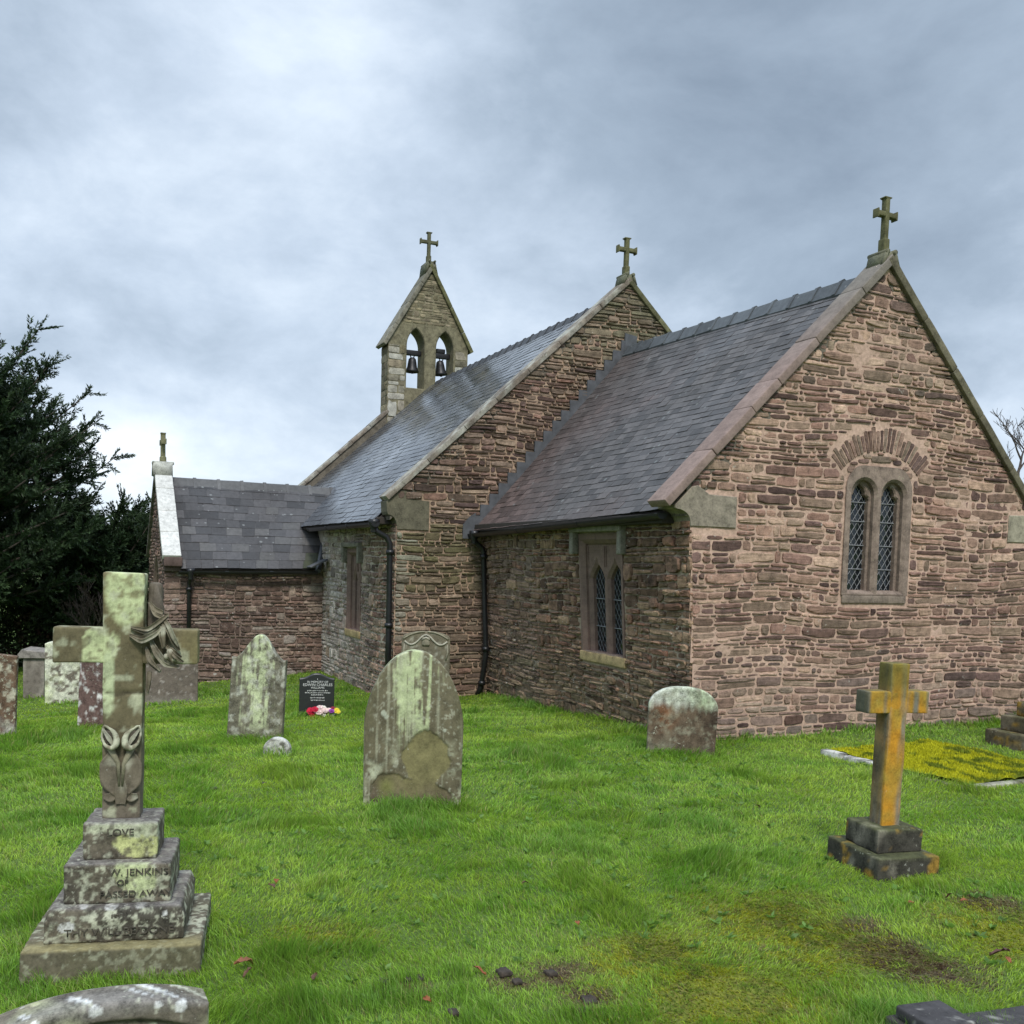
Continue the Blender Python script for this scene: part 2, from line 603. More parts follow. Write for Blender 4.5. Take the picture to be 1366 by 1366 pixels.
M_SLATE = slate_mat('damp_slate', 0.46, 0.70)
M_SLATE_WET = slate_mat('wet_slate', 0.14, 0.30)
M_SLATE_DRY = slate_mat('dry_slate', 0.58, 0.78)


def leaf_mat(name, transl=0.3, rough=0.5, spec=0.3):
    mt, t, b = new_mat(name)
    at = nd(t, 'ShaderNodeAttribute', attribute_name='Col')
    t.links.new(at.outputs['Color'], b.inputs['Base Color'])
    b.inputs['Roughness'].default_value = rough
    b.inputs['Specular IOR Level'].default_value = spec
    tr = nd(t, 'ShaderNodeBsdfTranslucent')
    t.links.new(mixc(t, 1.0, at.outputs['Color'], (1.25, 1.25, 0.8), 'MULTIPLY'), tr.inputs[0])
    mx = nd(t, 'ShaderNodeMixShader', inp={0: transl})
    t.links.new(b.outputs[0], mx.inputs[1])
    t.links.new(tr.outputs[0], mx.inputs[2])
    t.links.new(mx.outputs[0], t.nodes['Material Output'].inputs[0])
    return mt


M_GRASS = leaf_mat('grass_blade', 0.45, 0.45, 0.35)
M_YEW = leaf_mat('yew_needles', 0.12, 0.55, 0.25)
M_HEDGE = leaf_mat('hedge_leaves', 0.25, 0.6, 0.2)
M_PETAL = leaf_mat('petal', 0.25, 0.6, 0.2)
M_BARK = simple('grey_bark', (0.075, 0.06, 0.05), 0.95, 0, 0.4, 12, 0.6)
M_MOSS = leaf_mat('moss_tufts', 0.2, 0.8, 0.1)

M_GROUND, t, b = new_mat('churchyard_turf')
geo = nd(t, 'ShaderNodeNewGeometry')
n_a = nd(t, 'ShaderNodeTexNoise', inp={'Scale': 1.3, 'Detail': 5.0})
n_b = nd(t, 'ShaderNodeTexNoise', inp={'Scale': 30.0, 'Detail': 7.0, 'Roughness': 0.7})
for q in (n_a, n_b):
    t.links.new(geo.outputs['Position'], q.inputs['Vector'])
r1 = ramp(t, [(0.3, (0.075, 0.13, 0.018)), (0.55, (0.10, 0.165, 0.022)), (0.75, (0.15, 0.19, 0.028))])
t.links.new(n_a.outputs[0], r1.inputs[0])
r2 = ramp(t, [(0.25, 0.45), (0.75, 1.35)])
t.links.new(n_b.outputs[0], r2.inputs[0])
at = nd(t, 'ShaderNodeAttribute', attribute_name='Col')
c = mixc(t, 1.0, r1.outputs[0], r2.outputs[0], 'MULTIPLY')
spx = nd(t, 'ShaderNodeSeparateColor')
t.links.new(at.outputs['Color'], spx.inputs[0])
c = mixc(t, spx.outputs[0], c, mixc(t, n_b.outputs[0], (0.06, 0.042, 0.026), (0.15, 0.11, 0.06)))
c = mixc(t, spx.outputs[1], c, mixc(t, n_b.outputs[0], (0.10, 0.12, 0.012), (0.30, 0.30, 0.03)))
t.links.new(c, b.inputs['Base Color'])
b.inputs['Roughness'].default_value = 0.95
bm = nd(t, 'ShaderNodeBump', inp={'Strength': 0.8, 'Distance': 0.03})
t.links.new(n_b.outputs[0], bm.inputs['Height'])
t.links.new(bm.outputs[0], b.inputs['Normal'])


# ------------------------------------------------------------------ ground
SOIL = [(gp(1180, 1268), 0.22), (gp(1250, 1296), 0.22), (gp(1150, 1235), .15), (gp(1215, 1275), .14), (gp(742, 1298), 0.17), (gp(690, 1310), .13), (gp(1330, 1208), 0.18), (gp(560, 1320), .10), (gp(790, 1338), .14)]
MOSSY = [(gp(960, 1335), 0.55), (gp(1010, 1215), 0.42), (gp(880, 1270), .3), (gp(1350, 1245), 0.4), (gp(430, 1250), 0.25), (gp(1080, 1250), .4)]


def patches(x, y, lst):
    v = np.zeros_like(x)
    wob = 0.65+0.9*(fbm(P3(x*3.1, y*3.1), 4, 21)-0.5)*2
    hf = (fbm(P3(x*11, y*11), 4, 23)-.5)*2.2
    for p, r in lst:
        d = np.hypot(x-p[0], y-p[1])/r
        v = np.maximum(v, np.clip(1.25-d*(1.35-0.5*wob)+hf*np.clip(1.3-d, 0, .6), 0, 1))
    return v


def grid_axis(lo, hi, c, fine, n_out):
    core = np.arange(c[0], c[1]+1e-6, fine)
    a = c[0]-np.geomspace(fine, c[0]-lo, n_out)[::-1]
    b = c[1]+np.geomspace(fine, hi-c[1], n_out)
    return np.concatenate([a, core, b])


gxs = grid_axis(-900, 500, (-16, 9), 0.075, 26)
gys = grid_axis(-600, 900, (-12, 6), 0.075, 26)
X, Y = np.meshgrid(gxs, gys, indexing='ij')
x, y = X.ravel(), Y.ravel()
z = ground_z(x, y)+ground_bump(x, y)
mb = MB()
idx = np.arange(len(x)).reshape(X.shape)
gc = np.stack([patches(x, y, SOIL), patches(x, y, MOSSY), 0*x], 1)
mb.add(np.stack([x, y, z], 1), [np.stack([idx[:-1, :-1], idx[1:, :-1], idx[1:, 1:], idx[:-1, 1:]], -1).reshape(-1, 4)], gc)
tag(mb.build('ground', M_GROUND, None, True), 'gently sloping churchyard ground under the grass', None, None, 'structure')

# ------------------------------------------------------------------ church
church = tag(empty('church', (0, 0, 0)), 'small stone country church with slate roofs, twin-bell bellcote and gable crosses', 'church')
LCH, WCH = 5.367, 4.62
NX0, NS, NN, NW = -LCH, -1.427, 5.68, -14.77
RIDGE_Y, NRIDGE_Y = 2.14, 2.11
PX, PXW, PXR, PYF = -9.7, -13.1, -11.4, -4.12
BAT = 0.07                                    # the chancel's south wall leans outwards


def clip_half(poly, a, b_, c):
    out = []
    n = len(poly)
    for i in range(n):
        p, q = poly[i], poly[(i+1) % n]
        dp, dq = a*p[0]+b_*p[1]-c, a*q[0]+b_*q[1]-c
        if dp <= 0:
            out.append(p)
        if (dp < 0 < dq) or (dq < 0 < dp):
            t_ = dp/(dp-dq)
            out.append((p[0]+t_*(q[0]-p[0]), p[1]+t_*(q[1]-p[1])))
    return out


def clip_convex(poly, region, inset=0.0):
    n = len(region)
    for i in range(n):
        p, q = region[i], region[(i+1) % n]
        ex, ey = q[0]-p[0], q[1]-p[1]
        ln = math.hypot(ex, ey)
        nx, ny = ey/ln, -ex/ln
        poly = clip_half(poly, nx, ny, nx*p[0]+ny*p[1]-inset)
        if len(poly) < 3:
            return []
    return poly


def one_stone(mb, p, O, U, V_, Nn, d, bev, col, rnd, mat):
    """a single stone face: an irregular rounded block standing d proud of the mortar"""
    p = np.asarray(p, float)
    c = p.mean(0)
    hs = np.maximum((p.max(0)-p.min(0))/2, 0.006)
    n = len(p)
    k1 = 1-np.minimum(bev/hs, 0.35)
    k2 = 1-np.minimum(2.6*bev/hs, 0.62)
    tu, tv = rnd.uniform(-.05, .05), rnd.uniform(-.07, .07)
    rings = [(p, np.full(n, -0.012)), (c+(p-c)*(1-np.minimum(bev*.25/hs, .2)), np.full(n, d*0.35)), (c+(p-c)*k1, d*0.82+0.15*d*RNG.uniform(-1, 1, n)),
             (c+(p-c)*k2, d+0.22*d*RNG.uniform(-1, 1, n)), (c[None], np.array([d*rnd.uniform(.8, 1.25)]))]
    Vv = []
    for k, (q, dd) in enumerate(rings):
        dd = np.asarray(dd)
        if k >= 2:
            dd = dd+tu*(q[:, 0]-c[0])+tv*(q[:, 1]-c[1])
        Vv.append(O+q[:, :1]*U+q[:, 1:]*V_+dd[:, None]*Nn)
    i = np.arange(n)
    j = np.roll(i, -1)
    F = [np.concatenate([np.stack([i+k*n, j+k*n, j+(k+1)*n, i+(k+1)*n], -1) for k in range(3)]),
         np.stack([i+3*n, j+3*n, np.full(n, 4*n)], -1)]
    mb.add(np.concatenate(Vv), F, col, mat)


def masonry(mb, region, O, U, V_, Nn, colf, hmin=0.06, hmax=0.14, lmin=0.10, lmax=0.42, gap=0.022, dmin=0.003, dmax=0.012,
            holes=(), blockf=None, seed=1, bev=0.006, mat=0, wob=0.018, big=0.10, rag=0.16):
    O, U, V_, Nn = (np.asarray(q, float) for q in (O, U, V_, Nn))
    rnd = random.Random(seed)
    us, vs = [p[0] for p in region], [p[1] for p in region]
    u0, u1, v0, v1 = min(us), max(us), min(vs), max(vs)
    lines, v = [v0], v0
    while v < v1:
        v += hmin+(hmax-hmin)*rnd.random()**1.6
        lines.append(v)

    def line(k, u):
        a = vnoise(np.array([[u*1.1, lines[k]*1.3, seed]]), seed)[0]-0.5
        b_ = vnoise(np.array([[u*4.1+k*5.1, k*7.9, seed]]), seed+3)[0]-0.5
        return lines[k]+wob*(2.6*a+0.75*b_)
    blocked = {}
    for k in range(len(lines)-1):
        va, vb = lines[k], lines[k+1]
        bl = list(blocked.get(k, []))
        for (a, b_, c_, d_) in holes:
            if vb > c_+0.012 and va < d_-0.012:
                bl.append((a, b_))
        if blockf:
            bl += blockf(va, vb)
        # the gable may narrow this row
        strip = clip_half(clip_half(list(region), 0, -1, -va), 0, 1, vb)
        if len(strip) < 3:
            continue
        s0, s1 = min(p[0] for p in strip), max(p[0] for p in strip)
        segs = [(s0, s1)]
        for (a, b_) in bl:
            nx = []
            for (p, q) in segs:
                if b_ <= p or a >= q:
                    nx.append((p, q))
                else:
                    if a-p > 0.03:
                        nx.append((p, a))
                    if q-b_ > 0.03:
                        nx.append((b_, q))
            segs = nx
        hrow = vb-va
        for (p, q) in segs:
            u = p
            while u < q-0.025:
                ln = (lmin+(lmax-lmin)*rnd.random()**1.7)*(0.75+0.5*min(1.5, hrow/0.1))
                e = u+ln
                if q-e < lmin*0.8:
                    e = q
                    if e-u > lmax*1.3:
                        e = (u+q)/2
                kt = k+1
                if rnd.random() < big and k+2 < len(lines) and e-u < 0.32 and not blockf:
                    kt = k+2
                    blocked.setdefault(k+1, []).append((u, e))
                parts = [(k, kt, 0.0, 1.0)]
                if kt == k+1 and hrow > hmax*0.70 and rnd.random() < 0.36:
                    s = rnd.uniform(.38, .62)
                    parts = [(k, kt, 0.0, s), (k, kt, s, 1.0)]
                for (ka, kb, fa, fb) in parts:
                    g = gap*rnd.uniform(.35, .85)
                    ua, ub = u+g, e-g
                    if ub-ua < 0.02:
                        continue
                    nn = 3 if ub-ua < 0.16 else 5
                    sk = rnd.uniform(-.012, .012)
                    bot, top = [], []
                    for s in np.linspace(0, 1, nn):
                        uu = ua+(ub-ua)*s
                        lo, hi = line(ka, uu), line(kb, uu)
                        l2, h2 = lo+(hi-lo)*fa, lo+(hi-lo)*fb
                        hh = h2-l2
                        tp = rag*hh*(1 if s in (0, 1) else 0.35)
                        bot.append((uu, l2+gap*.4+rnd.uniform(0, tp)))
                        top.append((uu, h2-gap*.4-rnd.uniform(0, tp)))
                    if min(t_[1]-b2[1] for t_, b2 in zip(top, bot)) < 0.012:
                        bot = [(a, b2-0.003) for a, b2 in bot]
                        top = [(a, max(t_, b2+0.015)) for (a, t_), (_, b2) in zip(top, bot)]
                    # chamfer the ends a little
                    cx = min(0.018, (ub-ua)*0.16)*rnd.uniform(.2, 1)
                    cx2 = min(0.018, (ub-ua)*0.16)*rnd.uniform(.2, 1)
                    mh = (bot[-1][1]+top[-1][1])/2
                    ml = (bot[0][1]+top[0][1])/2
                    po = [(bot[0][0]+cx, bot[0][1])]+bot[1:-1]+[(bot[-1][0]-cx2, bot[-1][1]), (bot[-1][0]+sk*.3, mh),
                                                            (top[-1][0]-cx, top[-1][1])]+top[1:-1][::-1]+[(top[0][0]+cx2, top[0][1]), (bot[0][0]+sk*.3, ml)]
                    po = clip_convex(po, region, 0.004)
                    if len(po) < 3:
                        continue
                    a = np.array(po)
                    if (a[:, 0].max()-a[:, 0].min()) < 0.02 or (a[:, 1].max()-a[:, 1].min()) < 0.01:
                        continue
                    d = dmin+(dmax-dmin)*rnd.random()
                    one_stone(mb, po, O, U, V_, Nn, d, bev, colf(a[:, 0].mean(), a[:, 1].mean(), rnd), rnd, mat)
                u = e


def pick(rnd, pal):
    c = np.array(pal[min(len(pal)-1, int(rnd.random()*len(pal)))])
    return c*np.array((1.10, 1.02, .95))*(0.56+0.90*rnd.random())


PAL_E = [(.26, .205, .165), (.085, .060, .056), (.155, .105, .088), (.135, .092, .080), (.19, .135, .110), (.105, .074, .066), (.165, .120, .098), (.215, .165, .130), (.18, .145, .115)]
PAL_S = [(.165, .120, .095), (.135, .098, .080), (.190, .145, .115), (.105, .078, .065), (.175, .138, .105), (.22, .175, .135), (.17, .11, .088)]
MORT_E = (0.50, 0.345, 0.265)
MORT_S = (0.27, 0.21, 0.16)
MORT_N = (0.40, 0.285, 0.20)


def inside(px, py, poly):
    r_ = np.zeros(px.shape, bool)
    n = len(poly)
    for i in range(n):
        (x0_, y0_), (x1_, y1_) = poly[i], poly[(i+1) % n]
        if y0_ == y1_:
            continue
        c_ = ((y0_ > py) != (y1_ > py)) & (px < (x1_-x0_)*(py-y0_)/(y1_-y0_)+x0_)
        r_ ^= c_
    return r_


def mortar(mb, outer, holes, O, U, V_, Nn, col, mat=1, mean=-.004, amp=.008, cell=.03, lim=None):
    """a flat backing sheet and, just in front of it, an uneven bed of mortar"""
    O, U, V_, Nn = (np.asarray(q, float) for q in (O, U, V_, Nn))
    p, t_ = flat_holes(outer, holes)
    mb.add(O+p[:, :1]*U+p[:, 1:]*V_-.03*Nn, [t_], col, mat)
    o = np.asarray(lim if lim is not None else outer, float)
    nu_, nv_ = int((o[:, 0].max()-o[:, 0].min())/cell)+1, int((o[:, 1].max()-o[:, 1].min())/cell)+1
    us, vs = np.linspace(o[:, 0].min(), o[:, 0].max(), nu_+1), np.linspace(o[:, 1].min(), o[:, 1].max(), nv_+1)
    A, B = np.meshgrid(us, vs, indexing='ij')
    a, b_ = A.ravel(), B.ravel()
    q = P3(a, b_, float(O.sum())+3.3)
    d = mean+amp*((fbm(q*3.0, 3, 501)-.5)*2.6+(fbm(q*17, 3, 503)-.5)*2.4)
    V = O+a[:, None]*U+b_[:, None]*V_+d[:, None]*Nn
    idx = np.arange(len(a)).reshape(A.shape)
    F = np.stack([idx[:-1, :-1], idx[1:, :-1], idx[1:, 1:], idx[:-1, 1:]], -1).reshape(-1, 4)
    cu, cv = a[F].mean(1), b_[F].mean(1)
    k = inside(cu, cv, [tuple(w_) for w_ in outer])
    for h in holes:
        k &= ~inside(cu, cv, [tuple(w_) for w_ in h])
    c_ = np.array(col)*(.78+.44*fbm(q*2.2, 4, 505))[:, None]
    mb.add(V, [F[k]], c_, mat)


def rect(a, b, c, d):
    return [(a, c), (b, c), (b, d), (a, d)]


# ---- chancel east wall
EY, EZ = np.array([0, 1.0, 0]), np.array([0, 0, 1.0])
EXN = np.array([1.0, 0, 0])
SLC = (4.992-2.34)/(RIDGE_Y+0.47)            # chancel gable slope
SLCR = 1.085


def gab_c(y_):
    return 4.992-0.075-(SLC*(RIDGE_Y-y_) if y_ < RIDGE_Y else SLCR*(y_-RIDGE_Y))


WIN = dict(y0=1.72, y1=2.61, z0=1.475, z1=2.84)
wy = (WIN['y0']+WIN['y1'])/2
reg_e = [(0.012, -0.35), (WCH+.02, -0.35), (WCH+.02, gab_c(WCH+.02)-.02), (RIDGE_Y, 4.89), (-.165, gab_c(-.165)-.02)]
ARC_C, ARC_R0, ARC_R1, ARC_A = (wy+0.0, 2.27), 0.70, 0.935, math.radians(47)


def arc_block(va, vb):
    out = []
    vm = (va+vb)/2
    for s in (-1, 1):
        us = []
        for a in np.linspace(0, ARC_A, 60):
            for r_ in (ARC_R0-.01, ARC_R1+.012):
                v_ = ARC_C[1]+r_*math.cos(a)
                uu = r_*math.sin(a)
                us.append((v_, uu))
        lo, hi = 9, -9
        for a in np.linspace(0, ARC_A, 90):
            for r_ in np.linspace(ARC_R0-.01, ARC_R1+.012, 9):
                v_, uu = ARC_C[1]+r_*math.cos(a), r_*math.sin(a)
                if va-.012 < v_ < vb+.012:
                    lo, hi = min(lo, uu), max(hi, uu)
        if hi > lo:
            out.append((ARC_C[0]+lo, ARC_C[0]+hi) if s > 0 else (ARC_C[0]-hi, ARC_C[0]-lo))
    return out


def col_e(u, v, rnd):
    c = pick(rnd, PAL_E)
    n = float(fbm(np.array([[u*1.1, v*1.1, 3.0]]), 3, 31)[0])
    c = c*np.array((1.14, 1.07, 1.04))*(1.0+0.5*n)
    if v < 1.3:                                    # greyer, lichen-bleached stones near the ground
        c = mixv(c, (0.24, 0.205, 0.17), np.array(0.5*(1.3-v)*rnd.random()))
    if v > 3.6:
        c = mixv(c, (0.20, 0.18, 0.13), np.array(0.4*rnd.random()))
    return c


mb = MB()
y0, y1, z0, z1 = WIN['y0'], WIN['y1'], WIN['z0'], WIN['z1']
out = [(y0, z0), (y1, z0), (y1, 2.46)]+[(y1-.22+.22*math.cos(a), 2.56+.26*math.sin(a)) for a in np.linspace(.1, PI/2, 8)]+[(y0+.22-.22*math.cos(a), 2.56+.26*math.sin(a)) for a in np.linspace(PI/2, .1, 8)]+[(y0, 2.46)]
hole_e = [tuple(q) for q in grow(out, -.03)]
mortar(mb, [(0, -.5), (WCH, -.5), (WCH, 2.1), (WCH+.12, gab_c(WCH+.12)), (RIDGE_Y, 4.91), (-0.14, gab_c(-0.14)), (-BAT*2.1, 2.1)], [hole_e],
       (0, 0, 0), EY, EZ, EXN, MORT_E, 1, -.003, .006)
KN_E = [(-0.2, 0.385, 2.095, 2.42), (WCH-0.565, WCH+.2, 2.095, 2.40)]
masonry(mb, reg_e, (0, 0, 0), EY, EZ, EXN, col_e, 0.036, 0.122, 0.06, 0.38, 0.0125, 0.001, 0.018,
        [(WIN['y0']-.02, WIN['y1']+.02, WIN['z0']-.08, WIN['z1']-.12), (WIN['y0']+.12, WIN['y1']-.12, WIN['z1']-.14, WIN['z1']+.01)]+KN_E, arc_block, 5, 0.0045, 0, 0.026, 0.08, 0.20)
na = 27
for k in range(na):
    a0 = -ARC_A+2*ARC_A*k/na
    a1 = -ARC_A+2*ARC_A*(k+1)/na
    sq = 0.09+0.09*random.random()
    a0, a1 = a0+(a1-a0)*sq, a1-(a1-a0)*sq*.8
    ri, ro = ARC_R0+random.uniform(0, .02), ARC_R1-random.uniform(0, .06)+(.035 if abs(k-na/2) < 5 else 0)
    po = [(ARC_C[0]+r_*math.sin(a), ARC_C[1]+r_*math.cos(a)) for r_, a in ((ri, a0), (ri, (a0+a1)/2), (ri, a1), ((ri+ro)/2, a1), (ro, a1), (ro+.006, (a0+a1)/2), (ro, a0), ((ri+ro)/2, a0))]
    one_stone(mb, po, np.zeros(3), EY, EZ, EXN, random.uniform(.004, .010), 0.003, pick(random, PAL_E)*1.1, random, 0)
for (a, b_, c_, d_) in ((-.13, .15, 2.862, 2.928), (-.30, -.15, 2.845, 2.885), (-.24, -.13, 2.905, 2.94), (.17, .29, 2.85, 2.90), (-.44, -.33, 2.74, 2.80), (-.40, -.30, 2.815, 2.85), (.33, .45, 2.72, 2.78), (.31, .40, 2.80, 2.84), (-.52, -.47, 2.60, 2.70), (.47, .53, 2.62, 2.70)):
    po = [(wy+a+.01, c_), (wy+(a+b_)/2, c_-.004), (wy+b_-.012, c_+.004), (wy+b_, (c_+d_)/2), (wy+b_-.016, d_), (wy+(a+b_)/2, d_+.003), (wy+a+.012, d_-.006), (wy+a, (c_+d_)/2)]
    one_stone(mb, po, np.zeros(3), EY, EZ, EXN, .008, .004, pick(random, PAL_E), random, 0)
mb.build('chancel_wall', [M_STONE_E, M_MORT], church)

# ---- chancel south wall
SX = np.array([1.0, 0, 0])
SN = np.array([0, -1.0, 0])
SV = np.array([0, -BAT, 1.0])
CW = dict(x0=-2.33, x1=-1.31, z0=0.70, z1=2.06)


def col_s(u, v, rnd):
    c = pick(rnd, PAL_S)*np.array((1.16, 1.05, .95))
    n = float(fbm(np.array([[u*1.0, v*1.2, 9.0]]), 3, 41)[0])
    c = c*(0.7+0.6*n)
    if u < -3.6:
        c = mixv(c, (0.25, 0.195, 0.155), np.array(0.6*rnd.random()))
    if v < 0.5:
        c = mixv(c, (0.19, 0.165, 0.095), np.array(0.5*rnd.random()))
    return c


mb = MB()
mortar(mb, rect(NX0, 0, -.6, 2.2), [rect(CW['x0']+.03, CW['x1']-.03, CW['z0'], CW['z1']-.03)], (0, 0, 0), SX, SV, SN, (.36, .285, .215), 1, -.007, .012)
masonry(mb, rect(NX0+.01, 0.010, -.5, 2.16), (0, 0, 0), SX, SV, SN, col_s, 0.040, 0.120, 0.07, 0.36, 0.010, 0.004, 0.036,
        [(CW['x0']-.02, CW['x1']+.02, CW['z0']-.12, CW['z1']+.02)], None, 8, 0.0045, 0, 0.024, 0.10, 0.2)
mb.build('chancel_wall', [M_STONE_S, M_MORT], church)
mb = MB()                                         # the north side, out of the picture
mb.add([(0, WCH, -.5), (NX0, WCH, -.5), (NX0, WCH, 2.2), (0, WCH, 2.2)], [[[0, 1, 2, 3]]], MORT_S, 1)
masonry(mb, rect(0, LCH, -.4, 2.15), (0, WCH, 0), (-1, 0, 0), EZ, (0, 1, 0), col_s, 0.07, 0.15, 0.16, 0.5, 0.016, 0.003, 0.018, (), None, 18)
mb.build('chancel_wall', [M_STONE_S, M_MORT], church)

# ---- nave east wall
SLN = (6.043-2.5815)/(NRIDGE_Y+1.427+0.175)


def gab_n(y_):
    return 6.043-0.075-SLN*abs(y_-NRIDGE_Y)


def col_n(u, v, rnd):
    c = pick(rnd, PAL_S+PAL_E)
    n = float(fbm(np.array([[u*1.0, v*1.0, 4.0]]), 3, 51)[0])
    c = c*(0.75+0.5*n)
    if v > 4.2:
        c = mixv(c, (0.19, 0.185, 0.11), np.array(0.7*rnd.random()*min(1, (v-4.2)/.8)))
    if v < 2.2:
        c = mixv(c, (0.16, 0.135, 0.085), np.array(0.6*rnd.random()))
        if 1.3 < v < 2.2:
            c = mixv(c, (0.135, 0.125, 0.055), np.array(0.75*rnd.random()))
    if u < -1.22 and 0.6 < v < 2.05:
        c = mixv(c, (0.36, 0.36, 0.28), np.array(0.7*rnd.random()))
    return c


def inside_chancel(va, vb):
    zc_ = (va+vb)/2
    if zc_ < 2.0:
        return [(0.12, WCH-.1)]
    h = (4.75-zc_)/1.13
    return [(RIDGE_Y-h, RIDGE_Y+h)] if h > 0.05 else []


def mort_n(p):
    return MORT_N


mb = MB()
nav_poly = [(NS, -.7), (NN, -.7), (NN, 2.3), (NN+.1, gab_n(NN+.1)), (NRIDGE_Y, 5.96), (NS-.1, gab_n(NS-.1)), (NS, 2.3)]
mortar(mb, nav_poly, [], (NX0, 0, 0), EY, EZ, EXN, MORT_N, 1, -.008, .011)
masonry(mb, [(NS-.008, -.6), (NN, -.6), (NN, gab_n(NN)-.02), (NRIDGE_Y, 5.94), (NS-.008, gab_n(NS-.008)-.02)],
        (NX0, 0, 0), EY, EZ, EXN, col_n, 0.038, 0.125, 0.07, 0.40, 0.011, 0.004, 0.036,
        [(-1.65, -0.95, 2.10, 2.52), (NN-.5, NN+.3, 2.1, 2.52)], inside_chancel, 12, 0.0045, 0, 0.026, 0.05, 0.20)
mb.build('nave_wall', [M_STONE_E, M_MORT], church)

# ---- nave south wall
NWIN = dict(x0=-8.02, x1=-7.18, z0=0.56, z1=1.86)


def col_ns(u, v, rnd):
    c = pick(rnd, PAL_S)
    n = float(fbm(np.array([[u*1.3, v*1.0, 14.0]]), 3, 61)[0])
    t_ = min(1, max(0, (-u-6.4)/2.6))
    return mixv(c*(0.95+0.5*n), (0.56, 0.52, 0.46), np.array(t_*0.9*rnd.random()**.6))


mb = MB()
mortar(mb, rect(NW, NX0, -.8, 2.4), [rect(NWIN['x0']+.03, NWIN['x1']-.03, NWIN['z0'], NWIN['z1']-.03)], (0, NS, 0), SX, EZ, SN, (0.45, 0.39, 0.32), 1, -.006, .012, .035, rect(PX-.2, NX0, -.8, 2.4))
masonry(mb, rect(PX-.1, NX0+.012, -.6, 2.3), (0, NS, 0), SX, EZ, SN, col_ns, 0.055, 0.13, 0.08, 0.32, 0.012, 0.004, 0.026,
        [(NWIN['x0']-.02, NWIN['x1']+.02, NWIN['z0']-.1, NWIN['z1']+.02)], None, 22, 0.006, 0, 0.02, 0.1, 0.2)
masonry(mb, rect(NW, PXW, -.6, 2.3), (0, NS, 0), SX, EZ, SN, col_ns, 0.07, 0.15, 0.15, 0.4, 0.016, 0.004, 0.02, (), None, 23)
mb.build('nave_wall', [M_STONE_S, M_MORT], church)
mb = MB()
mb.add([(NX0, NN, -.6), (NW, NN, -.6), (NW, NN, 2.4), (NX0, NN, 2.4)], [[[0, 1, 2, 3]]], MORT_S, 1)
masonry(mb, rect(0, NX0-NW, -.5, 2.3), (NX0, NN, 0), (-1, 0, 0), EZ, (0, 1, 0), col_s, 0.09, 0.18, 0.2, 0.55, 0.018, 0.003, 0.018, (), None, 28)
mb.build('nave_wall', [M_STONE_S, M_MORT], church)
mb = MB()
wp = [(-NN, -.7), (-NS, -.7), (-NS, 2.3), (-NRIDGE_Y, 5.55), (-NN, 2.3)]
mortar(mb, wp, [], (NW, 0, 0), -EY, EZ, -EXN, MORT_S, 1, -.006, .01, .2)
masonry(mb, wp, (NW, 0, 0), -EY, EZ, -EXN, col_s, 0.1, 0.2, 0.2, 0.6, 0.02, 0.003, 0.02, (), None, 29)
mb.build('nave_wall', [M_STONE_S, M_MORT], church)

# ---- porch walls


def col_p(u, v, rnd):
    c = pick(rnd, [(.150, .106, .090), (.125, .090, .077), (.175, .132, .110), (.105, .079, .069), (.20, .165, .14)])
    n = float(fbm(np.array([[u*1.6, v*2.0, 24.0]]), 3, 71)[0])
    return mixv(c*(0.85+0.55*n), (0.36, 0.32, 0.28), np.array(0.8*rnd.random() if rnd.random() < 0.10 else 0))


mb = MB()
mortar(mb, rect(PYF, NS, -.9, 1.6), [], (PX, 0, 0), EY, EZ, EXN, (0.25, 0.185, 0.15), 1, -.010, .010)
masonry(mb, rect(PYF-.01, NS, -.8, 1.56), (PX, 0, 0), EY, EZ, EXN, col_p, 0.045, 0.12, 0.09, 0.36, 0.009, 0.004, 0.030, (), None, 31, 0.005, 0, 0.018, 0.1, 0.2)
mb.build('porch_wall', [M_STONE_S, M_MORT], church)
mb = MB()
mb.add([(PXW, NS, -.8), (PXW, PYF, -.8), (PXW, PYF, 1.6), (PXW, NS, 1.6)], [[[0, 1, 2, 3]]], MORT_S, 1)
masonry(mb, rect(0, NS-PYF, -.7, 1.56), (PXW, NS, 0), -EY, EZ, -EXN, col_p, 0.06, 0.14, 0.12, 0.4, 0.014, 0.004, 0.018, (), None, 33)
mb.build('porch_wall', [M_STONE_S, M_MORT], church)


def pointed(cx, hw, z0, zs, rise, n=9):
    """pointed-arch outline, counter-clockwise"""
    pts = [(cx-hw, z0), (cx+hw, z0)]
    R = (hw*hw+rise*rise)/(2*hw)
    for k in range(n+1):
        a = math.asin(rise/R)*k/n
        pts.append((cx+hw-R+R*math.cos(a), zs+R*math.sin(a)))
    for k in range(n-1, -1, -1):
        a = math.asin(rise/R)*k/n
        pts.append((cx-hw+R-R*math.cos(a), zs+R*math.sin(a)))
    return pts


SLP = (3.02-1.42)/(PX-PXR)
pf = [(PXW, -.9), (PX, -.9), (PX, 1.45), (PXR, 3.1), (PXW, 1.45)]
door = pointed(PXR, 0.62, -.75, 0.75, 0.85)
mb = MB()
pierced(mb, pf, [door], (0, PYF, 0), SX, EZ, SN, 0.0, 0.22, 0.05, (0.22, 0.16, 0.13), 1, True)


def door_block(va, vb):
    vm = (va+vb)/2
    if vm > 1.68:
        return []
    if vm < 0.75:
        h = 0.72
    else:
        h = 0.72*math.sqrt(max(0, 1-((vm-.75)/.95)**2))+.03
    return [(PXR-h, PXR+h)]


masonry(mb, [(PXW, -.8), (PX+.01, -.8), (PX+.01, 1.45), (PXR, 3.06), (PXW, 1.45)], (0, PYF, 0), SX, EZ, SN, col_p, 0.06, 0.13, 0.1, 0.36, 0.014, 0.004, 0.02, (), door_block, 35)
mb.build('porch_wall', [M_STONE_S, M_MORT], church)

